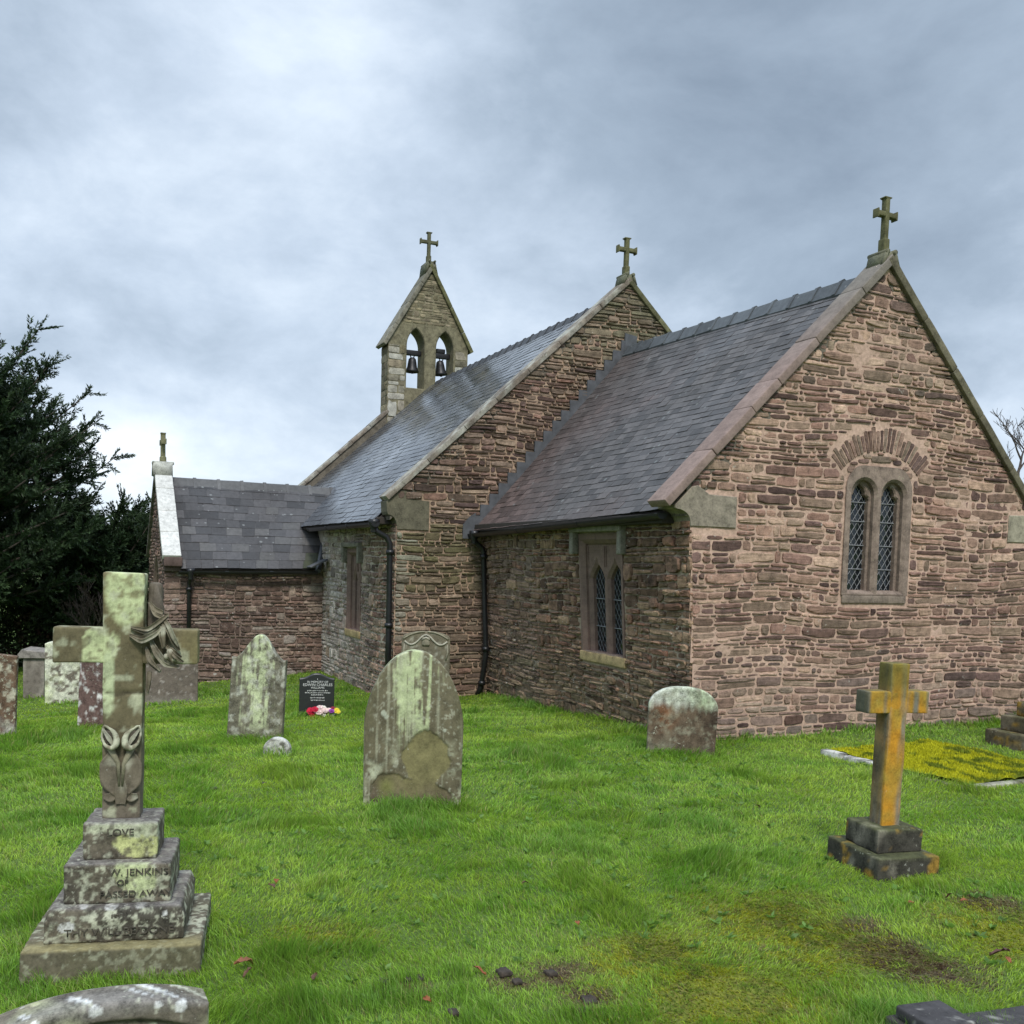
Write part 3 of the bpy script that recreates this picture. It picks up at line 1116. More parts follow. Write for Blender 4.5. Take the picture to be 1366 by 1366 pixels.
# ------------------------------------------------------------------ roofs
def slates(mb, c00, c10, c11, c01, rows, wid, colf, th=0.006, lift=0.009, seed=3, sag=0.012, jit=0.005):
    """c00-c10 the eave, c01-c11 the ridge; slates laid in staggered courses"""
    rnd = random.Random(seed)
    c00, c10, c11, c01 = (np.array(q, float) for q in (c00, c10, c11, c01))
    nrm = np.cross(c10-c00, c01-c00)
    nrm /= np.linalg.norm(nrm)

    def S(s, t_):
        p = (c00*(1-s)+c10*s)*(1-t_)+(c01*(1-s)+c11*s)*t_
        w_ = vnoise(np.array([[s*5, t_*3, seed]]), seed)[0]-0.5
        return p+nrm*sag*2*w_
    length = (np.linalg.norm(c10-c00)+np.linalg.norm(c11-c01))/2
    for r_ in range(rows):
        t0, t1 = r_/rows, min(1.0, (r_+1.75)/rows)
        u = -rnd.random()*wid if r_ % 2 else -(0.5+rnd.random()*.2)*wid
        while u < length:
            w_ = wid*rnd.uniform(.78, 1.22)
            a, b_ = max(0, u+.002), min(length, u+w_-.002)
            u += w_
            if b_-a < 0.03:
                continue
            sa, sb = a/length, b_/length
            dt = rnd.uniform(-1, 1)*jit/ max(0.01, np.linalg.norm(c01-c00))
            l1 = lift*rnd.uniform(.75, 1.3)
            l2 = l1+rnd.uniform(-.002, .003)
            q = [S(sa, t0+dt)+nrm*l1, S(sb, t0+dt+rnd.uniform(-1, 1)*jit*.15)+nrm*l2, S(sb, t1)+nrm*.002, S(sa, t1)+nrm*.002]
            lo = [p-nrm*th for p in q]
            mb.add(q+lo, [[[0, 1, 2, 3], [4, 5, 1, 0], [5, 6, 2, 1], [7, 4, 0, 3]]], colf((sa+sb)/2, (t0+t1)/2, rnd), 0)
    # the boarding below the slates
    d = [c00-nrm*.03, c10-nrm*.03, c11-nrm*.03, c01-nrm*.03]
    e = [p-nrm*.05 for p in d]
    mb.add(d+e, [[[0, 1, 2, 3], [7, 6, 5, 4], [0, 4, 5, 1], [1, 5, 6, 2], [2, 6, 7, 3], [3, 7, 4, 0]]], (.05, .04, .035), 1)


def col_chr(s, t_, rnd):
    c = np.array((.078, .070, .067))*(0.6+0.85*rnd.random())
    k = (1-s)*0.9+(1-t_)*0.45+1.0*(float(fbm(np.array([[s*4, t_*3, 2.]]), 3, 81)[0])-.5)-.62
    c = mixv(c, np.array((.100, .070, .062))*(0.65+0.75*rnd.random()), np.array(min(1, max(0, k*2.0))))
    return c*1.0


CE = (-0.27, -0.30, 2.268)
CWp = (NX0, -0.30, 2.14)
mb = MB()
slates(mb, CWp, CE, (-.27, RIDGE_Y, 4.79), (NX0, RIDGE_Y, 4.96), 35, 0.20, col_chr, seed=3, lift=.009, sag=.008, jit=.004)
slates(mb, (-.27, WCH+.3, 1.95), (NX0, WCH+.3, 1.95), (NX0, RIDGE_Y, 4.96), (-.27, RIDGE_Y, 4.79), 20, 0.34, col_chr, seed=4)
roof_c = mb.build('chancel_roof', [M_SLATE, M_DARKWOOD], church)


def col_nr(s, t_, rnd):
    c = np.array((.085, .092, .104))*(0.7+0.6*rnd.random())
    k = float(fbm(np.array([[s*9, t_*2.2, 7.]]), 4, 91)[0])
    return mixv(c, (0.040, 0.040, 0.042), np.array((k-.45)*3.5+max(0, t_-.55)*.9))


mb = MB()
slates(mb, (NW+.2, -1.69, 2.245), (NX0-.27, -1.69, 2.245), (NX0-.27, NRIDGE_Y, 5.80), (NW+.2, NRIDGE_Y, 5.742), 38, 0.24, col_nr, seed=6, sag=.015)
slates(mb, (NX0-.27, NN+.25, 2.25), (NW+.2, NN+.25, 2.25), (NW+.2, NRIDGE_Y, 5.742), (NX0-.27, NRIDGE_Y, 5.80), 20, 0.4, col_nr, seed=7)
roof_n = mb.build('nave_roof', [M_SLATE_WET, M_DARKWOOD], church)


def col_pr(s, t_, rnd):
    c = np.array((.050, .046, .046))*(0.55+0.85*rnd.random())
    if rnd.random() < .10:
        c = mixv(c, (.13, .122, .112), np.array(.4))
    if s > .86 and t_ < .25:
        c = mixv(c, (.05, .06, .02), np.array(.6))
    return c


mb = MB()
PZE, PZR = 1.455, 3.0
slates(mb, (PX+.16, PYF+.25, PZE-.01), (PX+.16, -1.52, PZE+.05), (PXR, -0.88, PZR), (PXR, PYF+.25, PZR+.03), 11, 0.27, col_pr, 0.008, 0.010, 9, .010, .008)
slates(mb, (PXW-.16, -1.45, PZE), (PXW-.16, PYF+.25, PZE), (PXR, PYF+.25, PZR+.03), (PXR, -0.88, PZR), 10, 0.3, col_pr, 0.012, 0.02, 10)
roof_p = mb.build('porch_roof', [M_SLATE_DRY, M_DARKWOOD], church)


def ridge_tiles(parent, a, b, n, wid, slope, col, name='ridge_tiles', hgt=0.02):
    a, b = np.array(a, float), np.array(b, float)
    t_ = (b-a)/np.linalg.norm(b-a)
    s = np.cross(t_, (0, 0, 1.0))
    mb = MB()
    L_ = np.linalg.norm(b-a)/n
    for k in range(n):
        for (f0, f1, h0, w0) in ((0.0, 1.0, 0.0, wid), (0.88, 1.03, 0.016, wid*1.06)):
            p, q = a+t_*L_*(k+f0)+t_*.003, a+t_*L_*(k+f1)-t_*.003
            prof = [(-w0, -w0*slope), (-0.03, 0.035), (0.0, 0.05), (0.03, 0.035), (w0, -w0*slope), (w0-.01, -w0*slope-.03), (0, 0.0), (-w0+.01, -w0*slope-.03)]
            V = [p+s*u+np.array([0, 0, v+h0+hgt]) for u, v in prof]+[q+s*u+np.array([0, 0, v+h0+hgt+.004*((k*7) % 3)]) for u, v in prof]
            i = np.arange(8)
            j = (i+1) % 8
            mb.add(V, [np.stack([i, j, j+8, i+8], -1), i[::-1][None], (i+8)[None]], np.array(col)*(0.75+.5*random.random()))
    return mb.build(name, M_SLATE, parent)


ridge_tiles(roof_c, (NX0+.02, RIDGE_Y, 4.96), (-.28, RIDGE_Y, 4.80), 13, 0.12, 1.0, (.075, .082, .088))
ridge_tiles(roof_n, (NW+.75, NRIDGE_Y, 5.74), (NX0-.28, NRIDGE_Y, 5.80), 24, 0.12, .92, (.045, .047, .052), hgt=.0)
ridge_tiles(roof_p, (PXR, PYF+.25, PZR+.035), (PXR, -0.9, PZR+.005), 7, 0.15, .92, (.085, .083, .082), hgt=.0)

# ---- flashings
mb = MB()
ns = 18
for k in range(ns):
    y0_, y1_ = -0.34+(RIDGE_Y+.34)*k/ns, -0.34+(RIDGE_Y+.34)*(k+1)/ns
    zb0, zb1 = 2.15+1.163*(y0_+.3), 2.15+1.163*(y1_+.3)
    top = zb1+0.10
    V, F = prism([(y0_, zb0-.05), (y1_+.012, zb1-.05), (y1_+.012, top), (y0_, top)], (NX0+.012, 0, 0), EY, EZ, EXN, 0.0, 0.026+.003*(k % 2))
    mb.add(V, F)
V, F = prism([(RIDGE_Y-.08, 4.86), (RIDGE_Y+.12, 4.86), (RIDGE_Y+.12, 5.17), (RIDGE_Y-.08, 5.2)], (NX0+.012, 0, 0), EY, EZ, EXN, 0, .034)
mb.add(V, F)
V, F = prism([(-0.46, 2.03), (-.30, 2.03), (-.27, 2.40), (-.36, 2.34), (-.46, 2.22)], (NX0+.012, 0, 0), EY, EZ, EXN, 0, .03)
mb.add(V, F)
mb.build('lead_flashing', M_LEAD, church)
mb = MB()                                          # the valley between porch and nave
a, b = np.array((PX+.17, -1.56, PZE+.06)), np.array((PXR, -0.86, PZR+.02))
dv = b-a
dn = np.array((.3, -.5, .8))
side = np.cross(dv/np.linalg.norm(dv), (0, 0, 1.0))
V, F = tube([a+np.array((.05, -.02, -.06)), a+dv*.5, b], 0.05, 8)
V = V*1.0
mb.add(V, F)
V, F = rbox((0.30, 0.34, 0.03), 0.01, .2)
mb.add(place(V, frame_mat((1, 0, -.0), (0, .9, .43), (0, -.43, .9)), (PX+.33, -1.62, PZE+.14)), F)
mb.build('lead_flashing', M_LEAD, church)

# ------------------------------------------------------------------ copings, kneelers, crosses
def coping(parent, p0, p1, nrm_in, wid, th, n, cols, mat, name='gable_coping', seed=0, jit=0.003):
    """a row of flat stones from p0 (foot) to p1 (apex); wid is measured along nrm_in from the outer face"""
    p0, p1, ni = np.array(p0, float), np.array(p1, float), np.array(nrm_in, float)
    t_ = (p1-p0)
    L_ = np.linalg.norm(t_)
    t_ = t_/L_
    up = np.cross(t_, ni)
    if up[2] < 0:
        up = -up
    rnd = random.Random(seed)
    mb = MB()
    cuts = [0]+sorted((k+rnd.uniform(-.18, .18))/n for k in range(1, n))+[1]
    for a, b_ in zip(cuts[:-1], cuts[1:]):
        ln = (b_-a)*L_-.004
        V, F = rbox((ln, wid, th), 0.010, 0.12, 0.004, rnd.randint(0, 99))
        c = p0+t_*(a+b_)/2*L_+ni*wid/2-up*th/2+up*rnd.uniform(-jit, jit)
        V = place(V, frame_mat(t_, ni, np.cross(t_, ni)), c)
        col = cols(V, rnd)
        mb.add(V, F, col)
    return mb.build(name, mat, parent, True)


def cc(base, spread=.15):
    return lambda V, rnd: np.tile(np.array(base)*(1+rnd.uniform(-spread, spread)), (len(V), 1))


def parapet(prof, x0, x1, axis_y=False):
    if axis_y:
        V, F = prism(ccw(prof), (0, 0, 0), SX, EZ, SN, x0, x1)
    else:
        V, F = prism(ccw(prof), (0, 0, 0), EY, EZ, EXN, x0, x1)
    return MB().add(V, F, (.15, .13, .10)).build('parapet', M_ASH, church)


def ccw(p):
    a = np.asarray(p, float)
    s = (a[:, 0]*np.roll(a[:, 1], -1)-np.roll(a[:, 0], -1)*a[:, 1]).sum()
    return p if s > 0 else p[::-1]


parapet([(-.20, 2.2), (RIDGE_Y, 4.70), (WCH+.1, 2.25), (WCH+.1, gab_c(WCH+.1)-.02), (RIDGE_Y, 4.89), (-.20, gab_c(-.2)-.02)], -.262, -.004)
parapet([(NS-.1, 2.25), (NRIDGE_Y, 5.70), (NN+.05, 2.3), (NN+.05, gab_n(NN+.05)-.02), (NRIDGE_Y, 5.94), (NS-.1, gab_n(NS-.1)-.02)], NX0-.262, NX0-.004)
parapet([(NS-.12, 2.15), (1.2, 4.6), (1.2, 5.11), (NS-.12, 2.62)], NW-.03, NW+.245)
parapet([(2.9, 4.6), (NN+.12, 2.2), (NN+.12, 2.56), (2.9, 5.14)], NW-.03, NW+.245)

RED_C, GRY_C, MOSS_C = (.235, .170, .145), (.185, .172, .145), (.135, .130, .070)


def cop_ch(V, rnd):
    k = np.clip((V[:, 2]-3.7)/1.0, 0, 1)
    return mixv(np.tile(np.array(RED_C)*rnd.uniform(.85, 1.15), (len(V), 1)), GRY_C, k*.8)


coping(church, (0.055, -0.480, 2.335), (0.055, RIDGE_Y, 4.99), (-1, 0, 0), 0.33, 0.085, 6, cop_ch, M_RED, seed=2)
coping(church, (0.055, WCH+.28, 2.015), (0.055, RIDGE_Y+.002, 4.988), (-1, 0, 0), 0.33, 0.085, 6, cc((.13, .115, .075)), M_ASH, seed=4)


def cop_nv(V, rnd):
    return mixv(np.tile(np.array((.20, .165, .13))*rnd.uniform(.8, 1.2), (len(V), 1)), (.42, .42, .36), (fbm(V*7, 3, 5)-.42)*3)


coping(church, (NX0+.05, -1.615, 2.568), (NX0+.05, NRIDGE_Y, 6.035), (-1, 0, 0), 0.33, 0.075, 7, cop_nv, M_ASH, seed=6)
coping(church, (NX0+.05, NN+.19, 2.5), (NX0+.05, NRIDGE_Y+.002, 6.033), (-1, 0, 0), 0.33, 0.075, 7, cc(MOSS_C), M_ASH, seed=7)
coping(church, (NW+.28, -1.615, 2.60), (NW+.28, 1.10, 5.12), (-1, 0, 0), 0.34, 0.075, 7, cop_nv, M_ASH, seed=8)
coping(church, (NW+.28, NN+.19, 2.55), (NW+.28, 3.02, 5.15), (-1, 0, 0), 0.34, 0.075, 7, cc(MOSS_C), M_ASH, seed=9)
WH_C = (.60, .59, .55)
coping(church, (PX+.20, PYF-.05, 1.66), (PXR, PYF-.05, 3.23), (0, 1, 0), 0.30, 0.09, 4, cc(WH_C, .08), M_LICH, seed=10)
coping(church, (PXW-.20, PYF-.05, 1.66), (PXR-.002, PYF-.05, 3.228), (0, 1, 0), 0.30, 0.09, 4, cc(GRY_C), M_ASH, seed=11)


def kneeler(parent, prof, O, U, V_, Nn, d0, d1, colf, mat):
    V, F = prism(prof, O, U, V_, Nn, d0, d1, 0.008)
    mb = MB().add(V, F, colf)
    return mb.build('kneeler', mat, parent)


def cove(u0, sgn, z0, z1, inner):
    """profile of a kneeler: flat top, hollow underside; sgn is the way it projects"""
    pts = [(inner, z0)]
    pts += [(u0, z0)]
    for k in range(1, 8):
        a = PI/2*k/8
        pts.append((u0+sgn*0.17*(1-math.cos(a)), z0+.045+0.15*math.sin(a)))
    pts += [(u0+sgn*0.185, z0+0.2), (u0+sgn*0.205, z0+.235), (u0+sgn*0.215, z1-.06), (inner, z1)]
    return pts if sgn < 0 and inner > u0 else pts


def ccw(p):
    a = np.asarray(p, float)
    s = (a[:, 0]*np.roll(a[:, 1], -1)-np.roll(a[:, 0], -1)*a[:, 1]).sum()
    return p if s > 0 else p[::-1]


k1 = [(0.375, 2.105), (-0.15, 2.105), (-0.155, 2.135)]+[(-0.155-0.16*(1-math.cos(a)), 2.135+.13*math.sin(a)) for a in np.linspace(0.2, PI/2, 7)]+[(-.335, 2.275), (-.335, 2.30), (-.30, 2.335), (-.15, 2.485), (-.08, 2.50), (.05, 2.42), (.375, 2.41)]
kneeler(church, ccw(k1), (0, 0, 0), EY, EZ, EXN, -.30, 0.014, (.25, .215, .165), M_ASH)
k2 = [(WCH-.56, 2.10), (WCH+.02, 2.10)]+[(WCH+.02+0.16*(1-math.cos(a)), 2.13+.10*math.sin(a)) for a in np.linspace(0.2, PI/2, 6)]+[(WCH+.19, 2.24), (WCH-.08, 2.42), (WCH-.56, 2.40)]
kneeler(church, ccw(k2), (0, 0, 0), EY, EZ, EXN, -.30, 0.014, (.30, .27, .20), M_ASH)
k3 = [(-0.96, 2.12), (-1.43, 2.12)]+[(-1.43-0.13*(1-math.cos(a)), 2.15+.17*math.sin(a)) for a in np.linspace(0.1, PI/2, 7)]+[(-1.575, 2.36), (-1.585, 2.50), (-1.40, 2.665), (-1.30, 2.66), (-1.22, 2.55), (-.96, 2.53)]
kneeler(church, ccw(k3), (NX0, 0, 0), EY, EZ, EXN, -.28, 0.012, (.130, .118, .080), M_ASH)
k4 = [(-1.1, 2.12), (-1.43, 2.12), (-1.575, 2.36), (-1.585, 2.52), (-1.1, 2.9)]
kneeler(church, ccw(k4), (NW+.26, 0, 0), EY, EZ, EXN, -.3, 0.0, (.22, .21, .155), M_ASH)
V, F = rbox((0.30, .30, .16), .02, .1, .003)
mb = MB().add(V+np.array((PX+.04, PYF+.12, 1.555)), F, (.10, .07, .06))
V, F = rbox((0.20, .28, .10), .02, .1, .003, 4)
mb.add(V+np.array((PX+.00, PYF+.13, 1.44)), F, (.11, .08, .065))
mb.build('kneeler', M_ASH, church, True)


def cross_mesh(mb, o, ax, an, h, span, w, t_, col, flare=1.7, arm_z=0.70):
    """gable cross: shaft along z, arms along ax, thickness along an, with flared ends"""
    o, ax, an = np.array(o, float), np.array(ax, float), np.array(an, float)
    M = frame_mat(ax, an, (0, 0, 1))

    def bar(c, s, sd):
        V, F = rbox(s, min(s)*.2, .05, .003, sd)
        mb.add(place(V+np.array(c), M, o), F, col)
    bar((0, 0, h/2), (w, t_, h), 1)
    za = h*arm_z
    bar((0, 0, za), (span, t_*.96, w), 2)
    bar((0, 0, h*.13), (w*1.4, t_*1.35, h*.26), 3)
    e = w*flare
    for s in (-1, 1):
        for k, (f, wd) in enumerate(((-.035, 1.0), (-.012, 1.35), (0.012, flare))):
            bar((s*(span/2+f*span*.8), 0, za), (span*.05, t_*(1.02+.05*k), w*wd), 5+k)
    for k, (f, wd) in enumerate(((-.035, 1.0), (-.012, 1.35), (0.012, flare))):
        bar((0, 0, h+f*span*.8), (w*wd, t_*(1.02+.05*k), span*.05), 8+k)


def saddle(mb, o, ax, an, wd, dp, sl, h, col):
    """apex stone: little gabled block with rolled edges"""
    o = np.array(o, float)
    prof = [(-wd, -wd*sl), (wd, -wd*sl), (wd*.80, .0), (wd*.62, h), (-wd*.62, h), (-wd*.80, .0)]
    V, F = prism(prof, o, ax, (0, 0, 1), an, -dp/2, dp/2, .012)
    mb.add(V, F, col)
    for s in (-1, 1):
        a = o+np.array(ax)*s*wd*.46+np.array((0, 0, h*.9))
        V, F = tube([a-np.array(an)*dp*.58, a+np.array(an)*dp*.58], .026, 10)
        mb.add(V, F, np.array(col)*.9)
        V, F = tube([o+np.array(ax)*s*wd*.95+np.array((0, 0, -wd*sl*.88))+np.array(an)*dp*.5, a+np.array(an)*dp*.5], .022, 8)
        mb.add(V, F, np.array(col)*.85)


CR_C = (.125, .120, .060)
mb = MB()
saddle(mb, (-0.10, RIDGE_Y, 4.965), EY, EXN, 0.110, 0.24, SLC, .055, (.17, .165, .11))
cross_mesh(mb, (-0.10, RIDGE_Y+.012, 5.03), (0, 1, -.03), EXN, 0.56, 0.245, .052, .075, CR_C)
mb.build('gable_cross', M_ASH, church, True)
mb = MB()
saddle(mb, (NX0-.10, NRIDGE_Y, 6.02), EY, EXN, 0.115, 0.26, SLN, .06, (.15, .15, .10))
cross_mesh(mb, (NX0-.10, NRIDGE_Y, 6.08), EY, EXN, 0.55, 0.30, .062, .08, CR_C)
mb.build('gable_cross', M_ASH, church, True)
mb = MB()
saddle(mb, (PXR, PYF+.10, 3.235), SX, SN, 0.17, 0.32, SLP, .10, (.40, .40, .35))
cross_mesh(mb, (PXR, PYF+.10, 3.30), SX, SN, 0.56, 0.34, .075, .085, (.18, .175, .10), 1.3, .72)
mb.build('gable_cross', M_ASH, church, True)

# ------------------------------------------------------------------ gutters and pipes
def gutter(parent, a, b, r=0.052):
    a, b = np.array(a, float), np.array(b, float)
    t_ = (b-a)/np.linalg.norm(b-a)
    s = np.cross(t_, (0, 0, 1.0))
    an = np.linspace(PI, 2*PI, 9)
    prof = [(r*math.cos(q), r*math.sin(q)*1.05) for q in an]+[((r-.006)*math.cos(q), (r-.006)*math.sin(q)) for q in an[::-1]]
    n = len(prof)
    V = np.array([a+s*u+np.array((0, 0, v)) for u, v in prof]+[b+s*u+np.array((0, 0, v)) for u, v in prof])
    i = np.arange(n)
    j = np.roll(i, -1)
    mb = MB().add(V, [np.stack([i, j, j+n, i+n], -1), i[::-1][None], (i+n)[None]])
    for f in (0.0, 0.33, 0.66, 1.0):
        c = a+(b-a)*f
        V, F = tube([c-t_*.03, c+t_*.03], r*1.12, 12)
        V[:, 2] = np.minimum(V[:, 2], c[2]+.004)
        mb.add(V, F)
    return mb.build('gutter', M_IRON, parent)


gutter(church, (NX0+.03, -.335, 2.095), (-.24, -.335, 2.225))
gutter(church, (PX+.25, -1.735, 2.20), (NX0-.02, -1.735, 2.20), .055)
gutter(church, (PX+.20, PYF+.24, 1.40), (PX+.20, -1.62, 1.45), .05)
# dark boxing behind the gutters
mb = MB()
V, F = rbox((LCH-.35, .20, .10), .01, .5)
mb.add(V+np.array((-(LCH+.2)/2, -.20, 2.185)), F)
V, F = rbox((NX0-PX-.2, .22, .1), .01, .5)
mb.add(V+np.array(((NX0+PX)/2-.1, NS-.12, 2.24)), F)
mb.build('fascia', M_DARKWOOD, church)


def downpipe(parent, path, r=0.036, collars=()):
    mb = MB()
    pts = np.array(path, float)
    V, F = tube(pts, r, 12)
    mb.add(V, F)
    for (p, q, k) in collars:
        V, F = tube([np.array(p)-np.array(q)*.03, np.array(p)+np.array(q)*.03], r*k, 12)
        mb.add(V, F)
        V, F = rbox((.10, .03, .03), .006, .1)
        mb.add(V+np.array(p), F)
    V, F = lathe([(0, .10), (r*1.9, .10), (r*1.9, .05), (r*1.15, -.03), (r*1.1, -.08)], 12)
    mb.add(V+pts[0]+np.array((0, 0, -.02)), F)
    return mb.build('downpipe', M_IRON, parent, True)


z_ = (0, 0, 1)
downpipe(church, [(-5.20, -.335, 2.06), (-5.20, -.32, 1.98), (-5.20, -.21, 1.90), (-5.20, -.19, 1.84), (-5.20, -.155, 1.2), (-5.19, -.115, .46), (-5.19, -.115, .36),
                  (-5.24, -.125, .1), (-5.29, -.14, -.12), (-5.31, -.18, -.22)], .038,
         [((-5.20, -.185, 1.78), z_, 1.45), ((-5.19, -.118, .46), z_, 1.5), ((-5.27, -.13, -.04), z_, 1.4)])
downpipe(church, [(-5.43, -1.735, 2.17), (-5.43, -1.70, 2.08), (-5.425, -1.56, 2.01), (-5.42, -1.505, 1.92), (-5.42, -1.495, .6), (-5.42, -1.495, -.30)], .042,
         [((-5.42, -1.50, 1.80), z_, 1.4), ((-5.42, -1.497, .78), z_, 1.45), ((-5.42, -1.495, -.1), z_, 1.4)])
downpipe(church, [(PX+.20, -3.72, 1.37), (PX+.19, -3.72, 1.30), (PX+.085, -3.73, 1.22), (PX+.07, -3.73, 1.16), (PX+.07, -3.73, -.55)], .036,
         [((PX+.07, -3.73, 1.10), z_, 1.5), ((PX+.07, -3.73, .3), z_, 1.45)])


# ------------------------------------------------------------------ windows
def leading(parent, O, U, V_, Nn, lights, d, pw, ph, bars, rr_=0.0035):
    """diamond quarries as single tilted panes, lead cames and saddle bars"""
    O, U, V_, Nn = (np.asarray(q, float) for q in (O, U, V_, Nn))
    rnd = random.Random(5)
    for (ua, ub, va, vb) in lights:
        g, c = MB(), MB()
        ir = int((ub-ua)/pw)+3
        jr = int((vb-va)/ph)+3
        for j in range(-2, 2*jr):
            for i in range(-2, ir):
                cu = ua+(i+(0.5 if j % 2 else 0))*pw
                cv = va+j*ph/2
                po = clip_convex([(cu-pw/2, cv), (cu, cv-ph/2), (cu+pw/2, cv), (cu, cv+ph/2)], rect(ua, ub, va, vb))
                if len(po) < 3:
                    continue
                tu, tv = rnd.gauss(0, .035), rnd.gauss(0, .035)
                P = [O+p[0]*U+p[1]*V_+(d+tu*(p[0]-cu)+tv*(p[1]-cv))*Nn for p in po]
                g.poly(P)
        k = ph/pw
        for s in (-1, 1):
            n_ = int(((vb-va)+k*(ub-ua))/ph)+3
            for q in range(-n_, 2*n_):
                b0 = va+q*ph+(0 if s > 0 else 0)
                seg = []
                for uu in np.linspace(ua, ub, 40):
                    vv = b0+s*k*(uu-ua)+ph/2
                    if va <= vv <= vb:
                        seg.append((uu, vv))
                if len(seg) > 1:
                    P = [O+p[0]*U+p[1]*V_+(d+.002)*Nn for p in (seg[0], seg[-1])]
                    Vv, F = tube(P, rr_, 5)
                    c.add(Vv, F)
        for v_ in bars:
            Vv, F = tube([O+ua*U+v_*V_+(d+.012)*Nn, O+ub*U+v_*V_+(d+.012)*Nn], .006, 6)
            c.add(Vv, F)
        g.build('glass', M_GLASS, parent)
        c.build('leading', M_CAME, parent)


def round_head(c0, hw, z0, zs, n=14, k=1.0):
    return [(c0-hw, z0), (c0+hw, z0)]+[(c0+hw*math.cos(a), zs+k*hw*math.sin(a)) for a in np.linspace(0, PI, n)]


def cusp_head(c0, hw, z0, zs, h):
    """light with a shouldered, pointed trefoil head"""
    r_ = [(c0+hw, zs), (c0+hw*1.02, zs+h*.14), (c0+hw*.94, zs+h*.28), (c0+hw*.70, zs+h*.36), (c0+hw*.62, zs+h*.42), (c0+hw*.60, zs+h*.56), (c0+hw*.46, zs+h*.74), (c0+hw*.20, zs+h*.88), (c0, zs+h)]
    l_ = [(2*c0-a, b_) for a, b_ in r_[:-1]][::-1]
    return [(c0-hw, z0), (c0+hw, z0)]+r_+l_


y0, y1, z0, z1 = WIN['y0'], WIN['y1'], WIN['z0'], WIN['z1']
cl, cr_ = y0+.245, y1-.245
mb = MB()
S_C = (.235, .178, .142)
pierced(mb, out, [round_head(cl, .150, z0+.045, 2.52), round_head(cr_, .150, z0+.045, 2.52)], (0, 0, 0), EY, EZ, EXN, .016, .10, .03, S_C)
pierced(mb, [(y0+.04, z0+.02), (y1-.04, z0+.02), (y1-.04, 2.75), (y0+.04, 2.75)], [cusp_head(cl, .128, z0+.05, 2.44, .20), cusp_head(cr_, .128, z0+.05, 2.44, .20)],
        (0, 0, 0), EY, EZ, EXN, -.060, .12, .014, S_C)
win_e = mb.build('window', M_ASH, church)
leading(win_e, (0, 0, 0), EY, EZ, EXN, [(cl-.14, cl+.14, z0+.03, 2.68), (cr_-.14, cr_+.14, z0+.03, 2.68)], -.125, .072, .105, [z0+.27, z0+.52, z0+.77, z0+.97])
V, F = rbox((.16, y1-y0-.02, .085), .012, .1, .004)
MB().add(V+np.array((-.062, (y0+y1)/2, z0-.045)), F, (.21, .165, .13)).build('window_sill', M_ASH, win_e, True)


def square_window(spec, y_, lean, two, depth):
    O = np.array((0, y_, 0.0))
    Vd = np.array((0, -lean, 1.0))
    x0, x1, z0, z1 = spec['x0'], spec['x1'], spec['z0'], spec['z1']
    fr = .085
    mb = MB()
    RC = (.205, .140, .115)
    pierced(mb, rect(x0, x1, z0, z1), [rect(x0+fr, x1-fr, z0+.01, z1-.11)], O, SX, Vd, SN, .012, depth, .045, RC)
    lx0, lx1 = x0+fr-.0, x1-fr
    hs = []
    if two:
        wl = (lx1-lx0)/2
        cs = [lx0+wl*.5, lx1-wl*.5]
        hw = wl*.5-.062
    else:
        cs, hw = [(lx0+lx1)/2], (lx1-lx0)/2-.1
    zt = z1-.13-.44
    for c_ in cs:
        hs.append([(c_-hw, z0+.01), (c_+hw, z0+.01), (c_+hw, zt), (c_+hw*1.05, zt+.06), (c_+hw*.8, zt+.12), (c_+hw*.45, zt+.17), (c_+.012, zt+.22), (c_, zt+.25),
                   (c_-.012, zt+.22), (c_-hw*.45, zt+.17), (c_-hw*.8, zt+.12), (c_-hw*1.05, zt+.06), (c_-hw, zt)])
    pierced(mb, rect(lx0-.03, lx1+.03, z0-.02, z1-.09), hs, O, SX, Vd, SN, -.062, .11, .032, RC)
    for c_ in cs:                                     # sunk panels over the heads
        for s in (-1, 1):
            V, F = tube([O+SX*(c_+s*hw*1.28)+Vd*(zt+.20)-SN*.056, O+SX*(c_+s*hw*1.28)+Vd*(z1-.14)-SN*.056], .010, 6)
            mb.add(V, F, RC)
    wn = mb.build('window', M_RED, church)
    leading(wn, O, SX, Vd, SN, [(c_-hw-.02, c_+hw+.02, z0-.01, z1-.12) for c_ in cs], -.135, .075, .11, [z0+.30, z0+.62], .0022)
    V, F = rbox((x1-x0+.05, .16, .11), .012, .08, .006)
    MB().add(place(V, np.eye(3), O+Vd*(z0-.055)+SX*(x0+x1)/2-SN*(.05)), F, (.40, .30, .155)).build('window_sill', M_ASH, wn, True)
    mb = MB()
    HC = (.22, .205, .165)
    hw2 = (x1-x0)/2+.10
    xc = (x0+x1)/2
    for (c_, s_) in (((xc, z1+.055), (2*hw2, .11, .075)), ((xc-hw2+.045, z1-.10), (.09, .095, .27)), ((xc+hw2-.045, z1-.10), (.09, .095, .27))):
        V, F = rbox(s_, .018, .08, .004, int(s_[2]*100))
        mb.add(place(V, np.eye(3), O+SX*c_[0]+Vd*c_[1]+SN*.045), F, HC)
    mb.build('hood_mould', M_ASH, wn, True)
    return wn


square_window(CW, 0.0, BAT, True, .10)
square_window(NWIN, NS, 0.0, True, .10)

# ------------------------------------------------------------------ bellcote
mb = MB()
BX = NW+.26
BY0, BY1, BYC = 1.085, 3.02, 2.06
BC = (.185, .165, .105)


def bc_col(u, v, rnd):
    c = pick(rnd, [(.20, .18, .125), (.17, .155, .10), (.23, .205, .15), (.14, .125, .085)])
    return c


